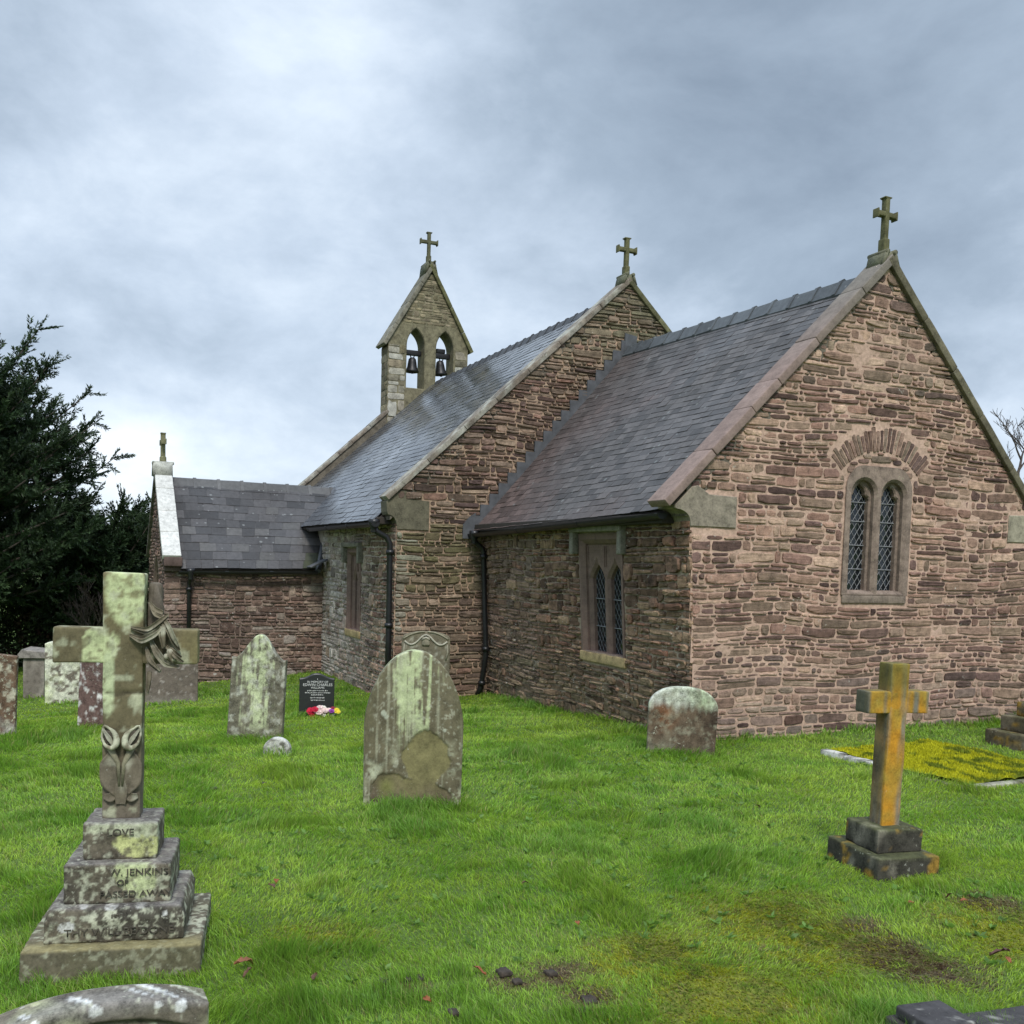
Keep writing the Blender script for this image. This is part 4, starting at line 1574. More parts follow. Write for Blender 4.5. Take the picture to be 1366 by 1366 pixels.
face = [(BY0, 4.6), (BY1, 4.6), (BY1, 6.66), (BYC+.02, 8.46), (BY0, 6.66)]
ho = [pointed(1.745, .215, 5.66, 6.62, .40), pointed(2.455, .215, 5.66, 6.62, .40)]
pierced(mb, face, ho, (BX, 0, 0), EY, EZ, EXN, 0.0, .52, .02, BC, 1, True)
masonry(mb, [(BY0+.18, 7.12), (BY1-.18, 7.12), (BYC+.12, 8.22), (BYC-.08, 8.22)], (BX, 0, 0), EY, EZ, EXN, bc_col, .05, .11, .12, .34, .016, .002, .012, (), None, 61, .005, 0, .015, .05, .2)
for (a, b_) in ((BY0, 1.50), (2.70, BY1)):
    masonry(mb, rect(a, b_, 4.7, 6.6), (BX, 0, 0), EY, EZ, EXN, lambda u, v, r_: mixv(bc_col(u, v, r_), (.5, .5, .45), np.array(.75*r_.random())), .14, .26, .16, .42, .014, .002, .010, (), None, 62, .005, 0, .01, .05, .08)
masonry(mb, rect(-BX, -BX+.52, 4.7, 6.6), (0, BY0, 0), (-1, 0, 0), EZ, (0, -1, 0), bc_col, .14, .24, .2, .5, .012, .001, .008, (), None, 63) if False else None
masonry(mb, rect(BX-.52, BX, 4.7, 6.6), (0, BY0, 0), SX, EZ, SN, bc_col, .14, .24, .2, .5, .012, .001, .008, (), None, 63, .005)
bell_c = mb.build('bellcote', [M_ASH, M_ASH], church, True)
for p in bell_c.data.polygons:
    p.use_smooth = p.material_index == 0
SLB = (8.50-6.62)/(BYC-(BY0-.13))
coping(bell_c, (BX+.06, BY0-.14, 6.60), (BX+.06, BYC+.02, 8.52), (-1, 0, 0), .64, .085, 4, cc((.19, .175, .135)), M_ASH, 'bellcote_roof', 12)
coping(bell_c, (BX+.06, BY1+.13, 6.62), (BX+.06, BYC+.022, 8.518), (-1, 0, 0), .64, .085, 4, cc((.13, .125, .06)), M_ASH, 'bellcote_roof', 13)
mb = MB()
saddle(mb, (BX-.25, BYC+.02, 8.50), EY, EXN, 0.14, 0.50, 1.7, .08, (.13, .13, .085))
cross_mesh(mb, (BX-.25, BYC+.02, 8.58), EY, EXN, 0.70, 0.40, .075, .09, (.11, .11, .065))
mb.build('gable_cross', M_ASH, bell_c, True)
for kk, yb in enumerate((1.745, 2.455)):
    mb = MB()
    prof = [(0, .34), (.05, .335), (.085, .30), (.10, .22), (.115, .12), (.145, .045), (.165, 0.0), (.150, 0.0), (.10, .12), (.07, .28), (0, .31)]
    V, F = lathe(prof, 20)
    tilt = Matrix.Rotation(0.10 if kk else 0.0, 3, 'X')
    V = V@np.array(tilt).T
    mb.add(V+np.array((BX-.26, yb, 6.06)), F)
    V, F = tube([(BX-.26, yb, 6.2), (BX-.26, yb+.01, 6.03)], [.01, .03], 8)
    mb.add(V, F)
    V, F = rbox((.10, .40, .12), .015, .1)
    mb.add(V+np.array((BX-.26, yb, 6.50)), F)
    for s in (-1, 1):
        V, F = tube([(BX-.26, yb+s*.03, 6.38), (BX-.26, yb+s*.05, 6.46)], .014, 6)
        mb.add(V, F)
    V, F = tube([(BX-.26, yb-.22, 6.50), (BX-.26, yb+.22, 6.50)], .022, 8)
    mb.add(V, F)
    if kk:
        V, F = rbox((.12, .22, .10), .015, .1)
        mb.add(V+np.array((BX-.26, yb-.03, 6.61)), F)
    mb.build('bell', M_BRONZE, bell_c, True)


# ------------------------------------------------------------------ gravestones
def slab(name, hw, top, th, paint, mat, loc, nrm, nu=60, nz=80, bury=.18, r=.014, disp=0.003, seed=0, lean=0.0, tip=0.0, front=None, grow_top=None):
    """upright stone: hw(z) half width, top(s) height, front relief front(u, z); paint(u, z, side) gives colours"""
    q = np.linspace(-1, 1, nu)
    s = np.sign(q)*(1-(1-np.abs(q))**1.35)
    tt = 1-(1-np.linspace(0, 1, nz))**1.25
    S, T = np.meshgrid(s, tt, indexing='ij')
    tp = top(S)
    Z = -bury+T*(tp+bury)
    Uu = S*hw(Z)
    e = np.minimum((1-np.abs(S))*hw(Z), tp-Z)
    k = np.clip(e/r, 0, 1)
    inset = r*(1-np.sqrt(np.clip(1-(1-k)**2, 0, 1)))
    n_ = (fbm(P3(Uu.ravel()*5, Z.ravel()*5, seed), 4, seed)-.5).reshape(S.shape)
    yf = -(th/2-inset)+disp*2*n_
    if front is not None:
        yf = yf+front(Uu, Z)
    yb = th/2-inset
    A = np.stack([Uu, yf, Z], -1).reshape(-1, 3)
    B = np.stack([Uu, yb, Z], -1).reshape(-1, 3)
    idx = np.arange(nu*nz).reshape(nu, nz)
    f = np.stack([idx[:-1, :-1], idx[1:, :-1], idx[1:, 1:], idx[:-1, 1:]], -1).reshape(-1, 4)
    F = [f, f[:, ::-1]+nu*nz]
    rim = np.concatenate([idx[0, :], idx[1:, -1], idx[-1, ::-1][1:]])
    mb = MB().add(np.concatenate([A, B]), F, np.clip(np.concatenate([paint(A[:, 0], A[:, 2]), paint(B[:, 0], B[:, 2])]), 0.01, .9))
    nr = 7
    RV, RC_ = [], []
    for j in range(nr):
        f_ = j/(nr-1)
        p = A[rim]*(1-f_)+B[rim]*f_
        RV.append(p)
        RC_.append(paint(A[rim, 0]+.9*(p[:, 1]-A[rim, 1]), A[rim, 2]-(.3*f_*th if j else 0)))
    m_ = len(rim)
    ii = np.arange(nr*m_).reshape(nr, m_)
    mb.add(np.concatenate(RV), [np.stack([ii[:-1, :-1], ii[:-1, 1:], ii[1:, 1:], ii[1:, :-1]], -1).reshape(-1, 4)], np.clip(np.concatenate(RC_), .01, .9))
    ob = mb.build(name, mat, None, True)
    ob.location = loc
    ob.rotation_euler = (tip, lean, math.atan2(nrm[1], nrm[0])+PI/2)
    return ob


def nz2(u, z, s, seed, o=4):
    return fbm(P3(np.asarray(u)*s, np.asarray(z)*s, seed*3.1), o, seed)


def streak(u, z, su, sz, seed):
    return fbm(P3(np.asarray(u)*su, np.asarray(z)*sz, seed*2.3), 4, seed)


def loc_of(pl, pr):
    a, b_ = gp(*pl), gp(*pr)
    c = (a+b_)/2
    t_ = b_-a
    n = np.array((t_[1], -t_[0]))
    n /= np.linalg.norm(n)
    return c, np.linalg.norm(t_[:2]), n


def ang(d):
    return (math.cos(math.radians(d)), math.sin(math.radians(d)))


STN = np.array((.135, .117, .072))
LG = np.array((.52, .58, .33))

# tall rounded stone with the flaked patch
c, wd, n = loc_of((486, 1075), (612, 1072))
Hc = 1.175
hwc = wd/2*1.03


def flake(u, z):
    w_ = (nz2(u, z, 9, 3, 5)-.5)*.17
    a = np.hypot((u-.10)/.165, (z-.40)/.20)+w_*4
    b_ = np.hypot((u+.01)/.27, (z-.13)/.115)+w_*4
    e_ = np.hypot((u+.17)/.115, (z-.19)/.10)+w_*4
    return np.clip((1-np.minimum(np.minimum(a, b_), e_))*9+.5, 0, 1)


def paint_c(u, z):
    base = STN*(0.75+.6*nz2(u, z, 4, 5))[:, None]
    base = mixv(base, (.185, .163, .105), (nz2(u, z, 2.2, 8)-.45)*2)
    st = np.exp(-((u-.01-.025*np.sin(z*5))/(.105+.03*np.clip((z-.8)*3, 0, 1)))**2)
    m_ = np.clip((st*.95+(streak(u, z, 55, 2.0, 12)-.5)*2.6+(nz2(u, z, 26, 13)-.5)*1.2-.38)*2.6, 0, 1)*np.clip((z-.30)*3+(streak(u, z, 40, 1, 15)-.5)*3, 0, 1)*np.clip(st*4, 0, 1)
    base = mixv(base, LG, m_*.88)
    m3 = np.clip((streak(u, z, 42, 1.6, 14)-.60)*8, 0, 1)
    base = mixv(base, (.42, .42, .30), m3*.6)
    m2 = np.clip((nz2(u, z*.8, 8, 16)-.5)*5+np.clip((.35-z)*2.2, 0, 1)+np.clip(np.abs(u)-.22, 0, 1)*2-.35, 0, 1)*np.clip((.62-z)*5, 0, 1)
    base = mixv(base, (.50, .52, .36), m2*.85*np.clip((nz2(u, z, 38, 61)-.3)*5, 0, 1))
    base = mixv(base, (.40, .40, .30), np.clip((nz2(u, z, 45, 18)-.62)*10, 0, 1)*.7)
    for (uu_, zz_, r_) in ((-.215, .72, .026), (-.20, .70, .018), (.22, .60, .012)):
        base = mixv(base, (.42, .44, .34), np.clip((1-np.hypot(u-uu_, z-zz_)/r_+(nz2(u, z, 40, 19)-.5))*5, 0, 1)*.9)
    rim = np.clip((np.abs(u)-.26)*12, 0, 1)*np.clip((z-.4)*3, 0, 1)
    base = mixv(base, (.12, .115, .06), rim*.6)
    fk = flake(u, z)
    fc = mixv((.200, .178, .082), (.135, .108, .070), np.clip(1.15-z*3+2.2*(nz2(u, z, 5, 22)-.5), 0, 1))
    fc = mixv(fc, (.20, .20, .07), np.clip(1-np.hypot((u+.19)/.08, (z-.19)/.1), 0, 1)*1.2)
    base = mixv(base, fc*(.8+.4*nz2(u, z, 14, 23))[:, None], fk)
    ln_ = np.clip(1-np.abs(fk-.5)*2.2, 0, 1)
    base = mixv(base, (.09, .08, .05), ln_*.40)
    return base


def front_c(u, z):
    return (flake(u.ravel(), z.ravel()).reshape(u.shape))*.009


def top_c(s):
    a = np.abs(s)
    return .62+(Hc-.62)*np.clip(1-a**2.05, 0, 1)**.62-.008*np.clip(a-.02, 0, .1)


g = slab('gravestone', lambda z: hwc*(1+.03*np.clip(z, 0, 1)), top_c, .105, paint_c, M_GRAVE3, (c[0]-.03, c[1]+.01, c[2]-.055), n, 130, 190, front=front_c, disp=.002)
tag(g, 'tall round-headed gravestone with a pale green lichen streak and a large flaked patch', 'gravestone')

# ogee-topped stone
c, wd, n = loc_of((303, 985), (378, 988))
wd = .545
n = np.array(ang(-24))


def top_o(s):
    a = np.abs(s)
    t1 = .79+.275*np.exp(-(a/.60)**2.1)
    horn = .025*np.clip((a-.82)/.18, 0, 1)**1.5
    return t1+horn


def paint_o(u, z):
    base = np.array((.150, .137, .098))*(0.7+.65*nz2(u, z, 5, 33))[:, None]
    st = np.exp(-((u-.01-.02*np.sin(z*7))/.13)**2)
    m_ = np.clip((st*.9+(streak(u, z, 40, 3.0, 32)-.5)*2.4+(nz2(u, z, 24, 35)-.5)*1.6-.36)*2.6, 0, 1)*np.clip((z-.05)*6, 0, 1)*np.clip(st*4, 0, 1)
    base = mixv(base, (.52, .57, .34), m_*.9)
    m3 = np.clip((nz2(u, z, 17, 34)-.52)*7, 0, 1)
    base = mixv(base, (.5, .5, .42), m3*.65)
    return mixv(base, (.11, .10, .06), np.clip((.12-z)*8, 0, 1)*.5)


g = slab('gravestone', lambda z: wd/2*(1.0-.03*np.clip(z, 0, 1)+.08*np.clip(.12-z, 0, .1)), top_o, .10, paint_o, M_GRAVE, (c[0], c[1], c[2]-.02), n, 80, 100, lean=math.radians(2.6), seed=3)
tag(g, 'grey ogee-topped gravestone with a wide pale green streak, left of the black headstone', 'gravestone')

# black headstone with its flowers
c, wd, n = loc_of((398, 957), (446, 955))
n = np.array(ang(-12))
wd = .415


def top_b(s):
    return .475+.06*np.exp(-(np.abs(s)/.55)**2.4)


g = slab('headstone', lambda z: wd/2+0*z, top_b, .075, lambda u, z: np.tile(np.array((.03, .03, .03)), (len(u), 1)), M_GRAN, (c[0], c[1], c[2]-.01), n, 40, 40, disp=0, r=.006)
tag(g, 'small polished black headstone with white lettering and flowers at its foot', 'headstone')
black = g


def text(body, size, loc, rot, parent, mat, name='inscription', ext=.0012, sx=1.0):
    cu = bpy.data.curves.new(name, 'FONT')
    cu.body = body
    cu.size = size
    cu.extrude = ext
    cu.align_x = 'CENTER'
    cu.align_y = 'CENTER'
    cu.materials.append(mat)
    o = bpy.data.objects.new(name, cu)
    o.location = loc
    o.rotation_euler = rot
    o.scale = (sx, 1, 1)
    COL.objects.link(o)
    bpy.context.view_layer.update()
    me = bpy.data.meshes.new_from_object(o.evaluated_get(bpy.context.evaluated_depsgraph_get()))
    bpy.data.objects.remove(o)
    o = bpy.data.objects.new(name, me)
    o.location = loc
    o.rotation_euler = rot
    o.scale = (sx, 1, 1)
    o.parent = parent
    COL.objects.link(o)
    return o


for k, (tx, sz, zz) in enumerate((('IN MEMORY OF', .036, .435), ('EDWIN CHARLES', .045, .400), ('WILLIAMS', .036, .365))):
    text(tx, sz, (0.008, -.0392, zz), (PI/2, 0, 0), black, M_INKW)
mb = MB()                                           # worn lines too small to read
for zz, hw_ in ((.330, .12), (.305, .145), (.280, .075), (.245, .085), (.215, .08)):
    u = -hw_
    while u < hw_:
        l_ = random.uniform(.004, .010)
        V, F = rbox((l_, .0012, random.uniform(.006, .015)), .0004, .1)
        mb.add(V+np.array((u+.01, -.0382, zz+random.uniform(-.002, .002))), F)
        u += l_+random.uniform(.003, .010)
mb.build('inscription', M_INKW, black)
V, F = tube([(.005, -.038, .462), (.005, -.038, .478)], .0035, 6)
MB().add(V, F).build('emblem', M_INKW, black)

fl0 = np.array((c[0], c[1], c[2]))+np.array((n[0], n[1], 0))*.20+np.array((-n[1], n[0], 0))*.065
fl = tag(empty('flower_arrangement', (fl0[0], fl0[1], gz(fl0[0], fl0[1])), math.atan2(n[1], n[0])+PI/2), 'bunch of red, pink, white, purple and yellow flowers at the foot of the black headstone', 'flowers')


def blossom(c, r_, col, petals=12, seed=0):
    rnd = random.Random(seed)
    mb = MB()
    for ring, (n_, el, ln) in enumerate(((petals, .15, 1.0), (petals-2, .7, .8), (petals//2, 1.2, .5))):
        for k in range(n_):
            a = 2*PI*(k+.5*ring)/n_+rnd.uniform(-.15, .15)
            d = np.array((math.cos(a)*math.cos(el), math.sin(a)*math.cos(el), math.sin(el)))
            s = np.cross(d, (0, 0, 1.0))
            s /= max(1e-6, np.linalg.norm(s))
            up = np.cross(s, d)
            w_ = r_*ln*.36
            P = [np.zeros(3), d*r_*ln*.55+s*w_+up*r_*.1, d*r_*ln+s*w_*.5-up*r_*.05, d*r_*ln-s*w_*.5-up*r_*.05, d*r_*ln*.55-s*w_+up*r_*.1]
            mb.add(np.array(P), [[[0, 1, 2, 3, 4]]], np.array(col)*rnd.uniform(.75, 1.2))
    tl = Matrix.Rotation(rnd.uniform(.5, 1.0), 3, 'X')
    V = np.concatenate(mb.V)@np.array(tl).T
    mb.V = [V+np.array(c)]
    return mb


CL = dict(red=(.55, .015, .05), pink=(.75, .28, .38), pale=(.80, .62, .60), white=(.82, .80, .72), cream=(.75, .62, .42), purple=(.30, .06, .38), maroon=(.28, .03, .05), yellow=(.80, .66, .05))
for k, (u, zz, cn, r_) in enumerate(((-.135, .085, 'red', .050), (-.115, .045, 'red', .042), (-.085, .115, 'red', .040), (-.075, .085, 'pink', .048), (-.03, .125, 'pale', .045), (-.04, .085, 'pale', .048),
                                     (.005, .115, 'white', .042), (-.01, .065, 'pale', .040), (.035, .105, 'pale', .036), (-.065, .045, 'white', .028), (-.02, .030, 'white', .026), (.02, .045, 'white', .026), (.045, .075, 'cream', .034), (.075, .100, 'pale', .034),
                                     (.105, .095, 'purple', .034), (.125, .110, 'maroon', .036), (.165, .095, 'yellow', .036), (.185, .085, 'yellow', .026), (.095, .075, 'purple', .026))):
    blossom((u, -.03-.03*(k % 3), zz), r_, CL[cn], 11, k).build('flower', M_PETAL, fl)
mb = MB()
for k in range(130):
    u = random.uniform(-.17, .19)
    a = random.uniform(0, 2*PI)
    P0 = np.array((u*.8, -.02, .01))
    d = np.array((math.cos(a)*.6+u*1.2, math.sin(a)*.6-.3, random.uniform(.3, 1.0)))
    d /= np.linalg.norm(d)
    s = np.cross(d, (0, 0, 1.0))
    l_ = random.uniform(.05, .11)
    mb.add([P0, P0+d*l_*.6+s*.009, P0+d*l_, P0+d*l_*.6-s*.009], [[[0, 1, 2, 3]]], np.array((.03, .07, .02))*random.uniform(.6, 1.5))
mb.build('foliage', M_PETAL, fl)
V, F = lathe([(0, 0), (.035, 0), (.038, .03), (.042, .06), (.036, .06), (.03, .01), (0, .01)], 14)
MB().add(V+np.array((.115, -.05, 0)), F).build('vase', simple('grey_vase', (.34, .35, .36), .4), fl)

# small foot stone
c = gp(370, 1006)
g = slab('footstone', lambda z: .125-.02*np.clip(z, 0, 1)*3, lambda s: .05+.115*np.sqrt(np.clip(1-s*s*.96, 0, 1)), .085,
         lambda u, z: mixv(np.tile(np.array((.52, .51, .47)), (len(u), 1)), (.15, .14, .12), (nz2(u, z, 20, 44)-.50)*8), M_GRAVE2, (c[0], c[1], c[2]-.01), ang(-22), 26, 22, seed=9)
tag(g, 'small rounded whitish footstone in the grass before the ogee-topped gravestone', 'footstone')

# the stone with a carved head against the nave corner
cw = gp(563, 945)
cw = np.array((-4.66, -1.20, gz(-4.66, -1.20)))


def paint_w(u, z):
    base = np.array((.165, .145, .100))*(.75+.5*nz2(u, z, 7, 52))[:, None]
    return mixv(base, (.34, .33, .26), (nz2(u, z, 22, 53)-.55)*5)


g = slab('gravestone', lambda z: .325+0*z, lambda s: .88+.10*np.sqrt(np.clip(1-s*s, 0, 1)), .10, paint_w, M_GRAVE3, (cw[0], cw[1], cw[2]), ang(-20), 50, 50, seed=12)
tag(g, 'grey gravestone with carved scrollwork under its curved top, against the nave corner', 'gravestone')
mb = MB()
xs = np.linspace(-.285, .285, 44)
zs = .845+.055*np.cos(xs/.285*PI*1.5)*np.where(np.abs(xs) > .095, 1, 1.2)+.02*np.cos(xs/.285*PI*.5)
V, F = tube(np.stack([xs, np.full(44, -.055), zs], 1), .013, 7)
mb.add(V, F, (.42, .40, .32))
for s in (-1, 1):
    V, F = tube(np.stack([s*np.linspace(.02, .3, 14), np.full(14, -.053), .975-.10*(np.linspace(.02, .3, 14)/.3)**2.2], 1), .012, 7)
    mb.add(V, F, (.26, .24, .17))
    V, F = tube([(s*.285, -.053, .81), (s*.295, -.053, .70), (s*.27, -.053, .60)], .012, 6)
    mb.add(V, F, (.30, .28, .21))
V, F = rbox((.11, .05, .12), .024, .03)
mb.add(V+np.array((0, -.05, .845)), F, (.27, .245, .18))
V, F = tube([(-.05, -.068, .865), (0, -.078, .90), (.05, -.068, .865)], .012, 7)
mb.add(V, F, (.40, .38, .30))
mb.build('carving', M_GRAVE3, g, True)

# short stone by the chancel corner
c, wd, n = loc_of((862, 1003), (953, 1006))
n = np.array(ang(-30))
wd = .635


def paint_s(u, z):
    base = np.array((.115, .082, .055))*(.7+.6*nz2(u, z, 6, 71))[:, None]
    base = mixv(base, (.185, .085, .042), np.clip(1.2-np.hypot((u+.17)/.13, (z-.36)/.15)+1.2*(nz2(u, z, 7, 72)-.5), 0, 1)*.9)
    base = mixv(base, (.05, .034, .024), np.clip((u-.16)*9+1.2*(nz2(u, z, 8, 73)-.5), 0, 1)*np.clip((z-.1)*5, 0, 1)*.85)
    t_ = .43-.03*(np.abs(u)/.3)-.16*(streak(u, z, 16, 1.2, 74)-.5)*2
    m_ = np.clip((z-t_)*11, 0, 1)*(np.clip((nz2(u, z, 22, 75)-.25)*4, 0, 1)*.6+.4)
    base = mixv(base, mixv(np.tile(np.array((.58, .59, .52)), (len(u), 1)), (.45, .53, .33), (nz2(u, z, 5, 76)-.4)*2.5), m_*.93)
    m2 = np.clip((.22-z)*5+1.6*(nz2(u, z, 9, 77)-.55), 0, 1)*np.clip(-(u+.08)*6, 0, 1)
    base = mixv(base, (.40, .42, .30), m2*.8)
    base = mixv(base, (.30, .29, .21), np.clip((nz2(u, z, 13, 78)-.50)*6, 0, 1)*.55*np.clip((nz2(u, z, 40, 79)-.3)*5, 0, 1))
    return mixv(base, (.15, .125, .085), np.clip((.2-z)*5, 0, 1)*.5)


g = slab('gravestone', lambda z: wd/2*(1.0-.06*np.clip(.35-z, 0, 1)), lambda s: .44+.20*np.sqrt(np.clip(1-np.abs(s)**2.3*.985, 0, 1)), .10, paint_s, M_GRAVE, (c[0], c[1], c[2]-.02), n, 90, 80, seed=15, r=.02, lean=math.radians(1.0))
tag(g, 'short round-topped gravestone with rusty patches, white-capped with lichen, by the chancel corner', 'gravestone')

# the stones at the left, behind the lily cross
def gstone(px, py, w_, h, nd_, topf, paint, mat, label, lean=0.0, tip=0.0, th=.10, seed=0, name='gravestone'):
    c = gp(px, py)
    o = slab(name, lambda z: w_/2+0*z, topf, th, paint, mat, (c[0], c[1], c[2]-.02), ang(nd_), 46, 60, seed=seed, lean=math.radians(lean), tip=math.radians(tip))
    return tag(o, label, 'gravestone')


def speck(base, colr, amt, seed, sc=24):
    def f(u, z):
        b_ = np.array(base)*(.7+.6*nz2(u, z, 5, seed))[:, None]
        return mixv(b_, colr, (nz2(u, z, sc, seed+1)-(.62-amt))*9)
    return f


gstone(-18, 984, .56, .9, -8, lambda s: .91-.02*s**2, lambda u, z: mixv(speck((.145, .092, .060), (.40, .37, .28), .13, 81)(u, z), (.52, .50, .46), np.clip((.25-z)*4+(nz2(u, z, 9, 83)-.5)*3, 0, 1)*.7), M_GRAVE2,
       'tall reddish gravestone with pale lichen, cut off by the left edge of the photo', 1.5, 0, .1, 81)
gstone(122, 972, .30, .86, -16, lambda s: .86-.05*s+.0*s, lambda u, z: mixv(speck((.150, .095, .085), (.60, .58, .56), .02, 85, 15)(u, z), (.64, .62, .60), np.clip((nz2(u, z, 20, 87)-.62)*9+np.clip((z-.62)*2, 0, .3), 0, 1)), M_GRAVE,
       'narrow reddish-purple gravestone flecked with white, standing just left of the lily cross shaft', 3.5, 4, .09, 85)
gstone(95, 937, .74, 1.0, -6, lambda s: .90+.09*np.sqrt(np.clip(1-s*s*.9, 0, 1)), lambda u, z: mixv(speck((.165, .140, .110), (.62, .62, .50), .20, 91, 18)(u, z), (.60, .64, .40), np.clip((nz2(u, z, 6, 93)-.5)*5+(.45-z)*.8-.1, 0, 1)*.75*np.clip((nz2(u, z, 30, 94)-.3)*6, 0, 1)), M_GRAVE2,
       'gravestone thickly speckled with white and green lichen, under the left arm of the lily cross', 0, 0, .11, 91)
gstone(226, 938, .80, .82, -4, lambda s: .80+.03*np.cos(s*PI*.5), lambda u, z: mixv(speck((.155, .128, .105), (.40, .36, .32), .02, 95, 26)(u, z), (.32, .29, .25), np.clip((.16-z)*7, 0, 1)*.8), M_GRAVE3,
       'broad plain grey-brown gravestone under the right arm of the lily cross', 0, 0, .11, 95)

# pedestal tomb
c = gp(50, 928)
pt = tag(empty('pedestal_tomb', (c[0], c[1], c[2]-.02), math.radians(78)), 'grey pedestal tomb with an overhanging sloped cap, left of the lichen-speckled gravestone', 'tomb')
V, F = rbox((.32, .50, .70), .015, .06, .006, 3)
cl_ = mixv(np.tile(np.array((.185, .16, .135)), (len(V), 1)), (.31, .28, .24), (fbm(V*np.array((14, 14, 3)), 3, 5)-.45)*4)
MB().add(V+np.array((0, 0, .30)), F, cl_).build('pedestal', M_GRAVE3, pt, True)
V, F = prism([(-.23, .655), (.23, .655), (.23, .70), (.17, .765), (-.17, .80), (-.23, .72)], (0, 0, 0), (1, 0, 0), (0, 0, 1), (0, -1, 0), -.30, .30, .012)
MB().add(V, F, (.25, .225, .20)).build('cap', M_GRAVE, pt)

# ---- the cross with orange lichen
A, Bm, Cc = gp(1103, 1143), gp(1170, 1178), gp(1252, 1170)
e1, e2 = (Bm-A)[:2], (Cc-Bm)[:2]
cen = (A[:2]+Cc[:2])/2
oz = gz(*cen)
th_ = math.atan2(e2[1], e2[0])
oc = tag(empty('stone_cross', (cen[0], cen[1], oz), th_, math.radians(.5), math.radians(.6)), 'plain stone cross coated in orange lichen on a dark two-step base', 'grave cross')


def ocol(V, seed):
    base = np.array((.155, .135, .095))*(.7+.6*fbm(V*6, 3, seed))[:, None]
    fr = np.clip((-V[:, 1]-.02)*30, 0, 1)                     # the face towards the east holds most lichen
    st = fbm(V*np.array((34, 34, 2.2)), 4, seed+1)
    og = np.clip((st-.36)*5+np.clip((V[:, 2]-.30)*2.2, -1, .5)+.16-np.clip(V[:, 0]*7, 0, .45), 0, 1)
    base = mixv(base, (.235, .225, .18), fr*.6)
    base = mixv(base, mixv(np.tile(np.array((.50, .235, .018)), (len(V), 1)), (.38, .26, .04), (fbm(V*9, 3, seed+2)-.4)*3), og*(.35+.62*fr))
    base = mixv(base, (.15, .13, .028), np.clip((V[:, 2]-.97)*8, 0, 1)*.75)
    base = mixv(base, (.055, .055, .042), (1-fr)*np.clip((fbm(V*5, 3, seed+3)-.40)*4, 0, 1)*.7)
    return base


SH0, SHH = .245, 1.20
mb = MB()
V, F = rbox((.122, .125, SHH-SH0+.02), .008, .018, .003, 2)
V = V+np.array((0, 0, (SHH+SH0)/2))
mb.add(V, F, ocol(V, 5))
V, F = rbox((.415, .119, .128), .008, .018, .003, 4)
V = V+np.array((0.0, -.001, .985))
cc_ = ocol(V, 7)
cc_ = mixv(cc_, (.10, .10, .075), np.clip((-V[:, 0]-.185)*60, 0, 1)*.8)
mb.add(V, F, cc_)
mb.build('cross', M_GRAVE3, oc, True)


def dkcol(V, seed, base=(.052, .048, .038)):
    b_ = np.array(base)*(.6+.8*fbm(V*7, 3, seed))[:, None]
    b_ = mixv(b_, (.22, .20, .16), (fbm(V*np.array((10, 10, 5)), 4, seed+4)-.57)*6)
    b_ = mixv(b_, (.34, .20, .035), np.clip((fbm(V*13, 3, seed+2)-.63)*14, 0, 1)*.9)
    return mixv(b_, (.09, .10, .03), np.clip((V[:, 2]-V[:, 2].max()+.02)*60, 0, 1)*.5)


for (sx, sy, za, zb, sd) in ((np.linalg.norm(e2)*1.0, np.linalg.norm(e1)*.98, -.12, .128, 3), (.305, .31, .126, .262, 6)):
    V, F = rbox((sx, sy, zb-za), .012, .02, .006, sd)
    V = V+np.array((0, 0, (za+zb)/2))
    MB().add(V, F, dkcol(V, sd)).build('base_step', M_GRAVE, oc, True)

# ---- the lily cross in the left foreground
A, Bm = gp(22, 1318), gp(272, 1300)
t_ = (Bm-A)[:2]
wl = np.linalg.norm(t_)
nrm = np.array((t_[1], -t_[0]))/wl
cen = (A[:2]+Bm[:2])/2-nrm*.33
lz = gz(*cen)
lc = tag(empty('lily_cross', (cen[0], cen[1], lz), math.atan2(nrm[1], nrm[0])+PI/2, 0.0, math.radians(.4)), 'weathered grey cross carved with lilies on a lettered four-step plinth', 'grave cross')


def lcol(V, seed, dark=0.5):
    b_ = np.array((.125, .108, .078))*(.65+.7*fbm(V*6, 4, seed))[:, None]
    b_ = mixv(b_, (.050, .046, .036), np.clip((fbm(V*4, 3, seed+3)-.42)*4, 0, 1)*dark)
    b_ = mixv(b_, (.45, .46, .34), np.clip((fbm(V*48, 4, seed+1)-.53+.35*(fbm(V*6, 3, seed+8)-.5))*10, 0, 1)*.75)
    return b_*(.75+.5*fbm(V*70, 2, seed+5))[:, None]


def blot(V, col, cx, cz, rx, rz, b_, seed, k=1.4, hard=6, nz_=9):
    d = np.hypot((V[:, 0]-cx)/rx, (V[:, 2]-cz)/rz)+k*(fbm(V*nz_, 4, seed)-.5)*2
    hole = np.clip((fbm(V*55, 4, seed+4)-.36)*9, 0, 1)
    return mixv(b_, np.asarray(col)*(.8+.4*fbm(V*40, 3, seed+6))[:, None], np.clip((1-d)*hard, 0, 1)*(.25+.75*hole))


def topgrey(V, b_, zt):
    return mixv(b_, (.17, .155, .145), np.clip((V[:, 2]-zt+.012)*80, 0, 1)*.7)


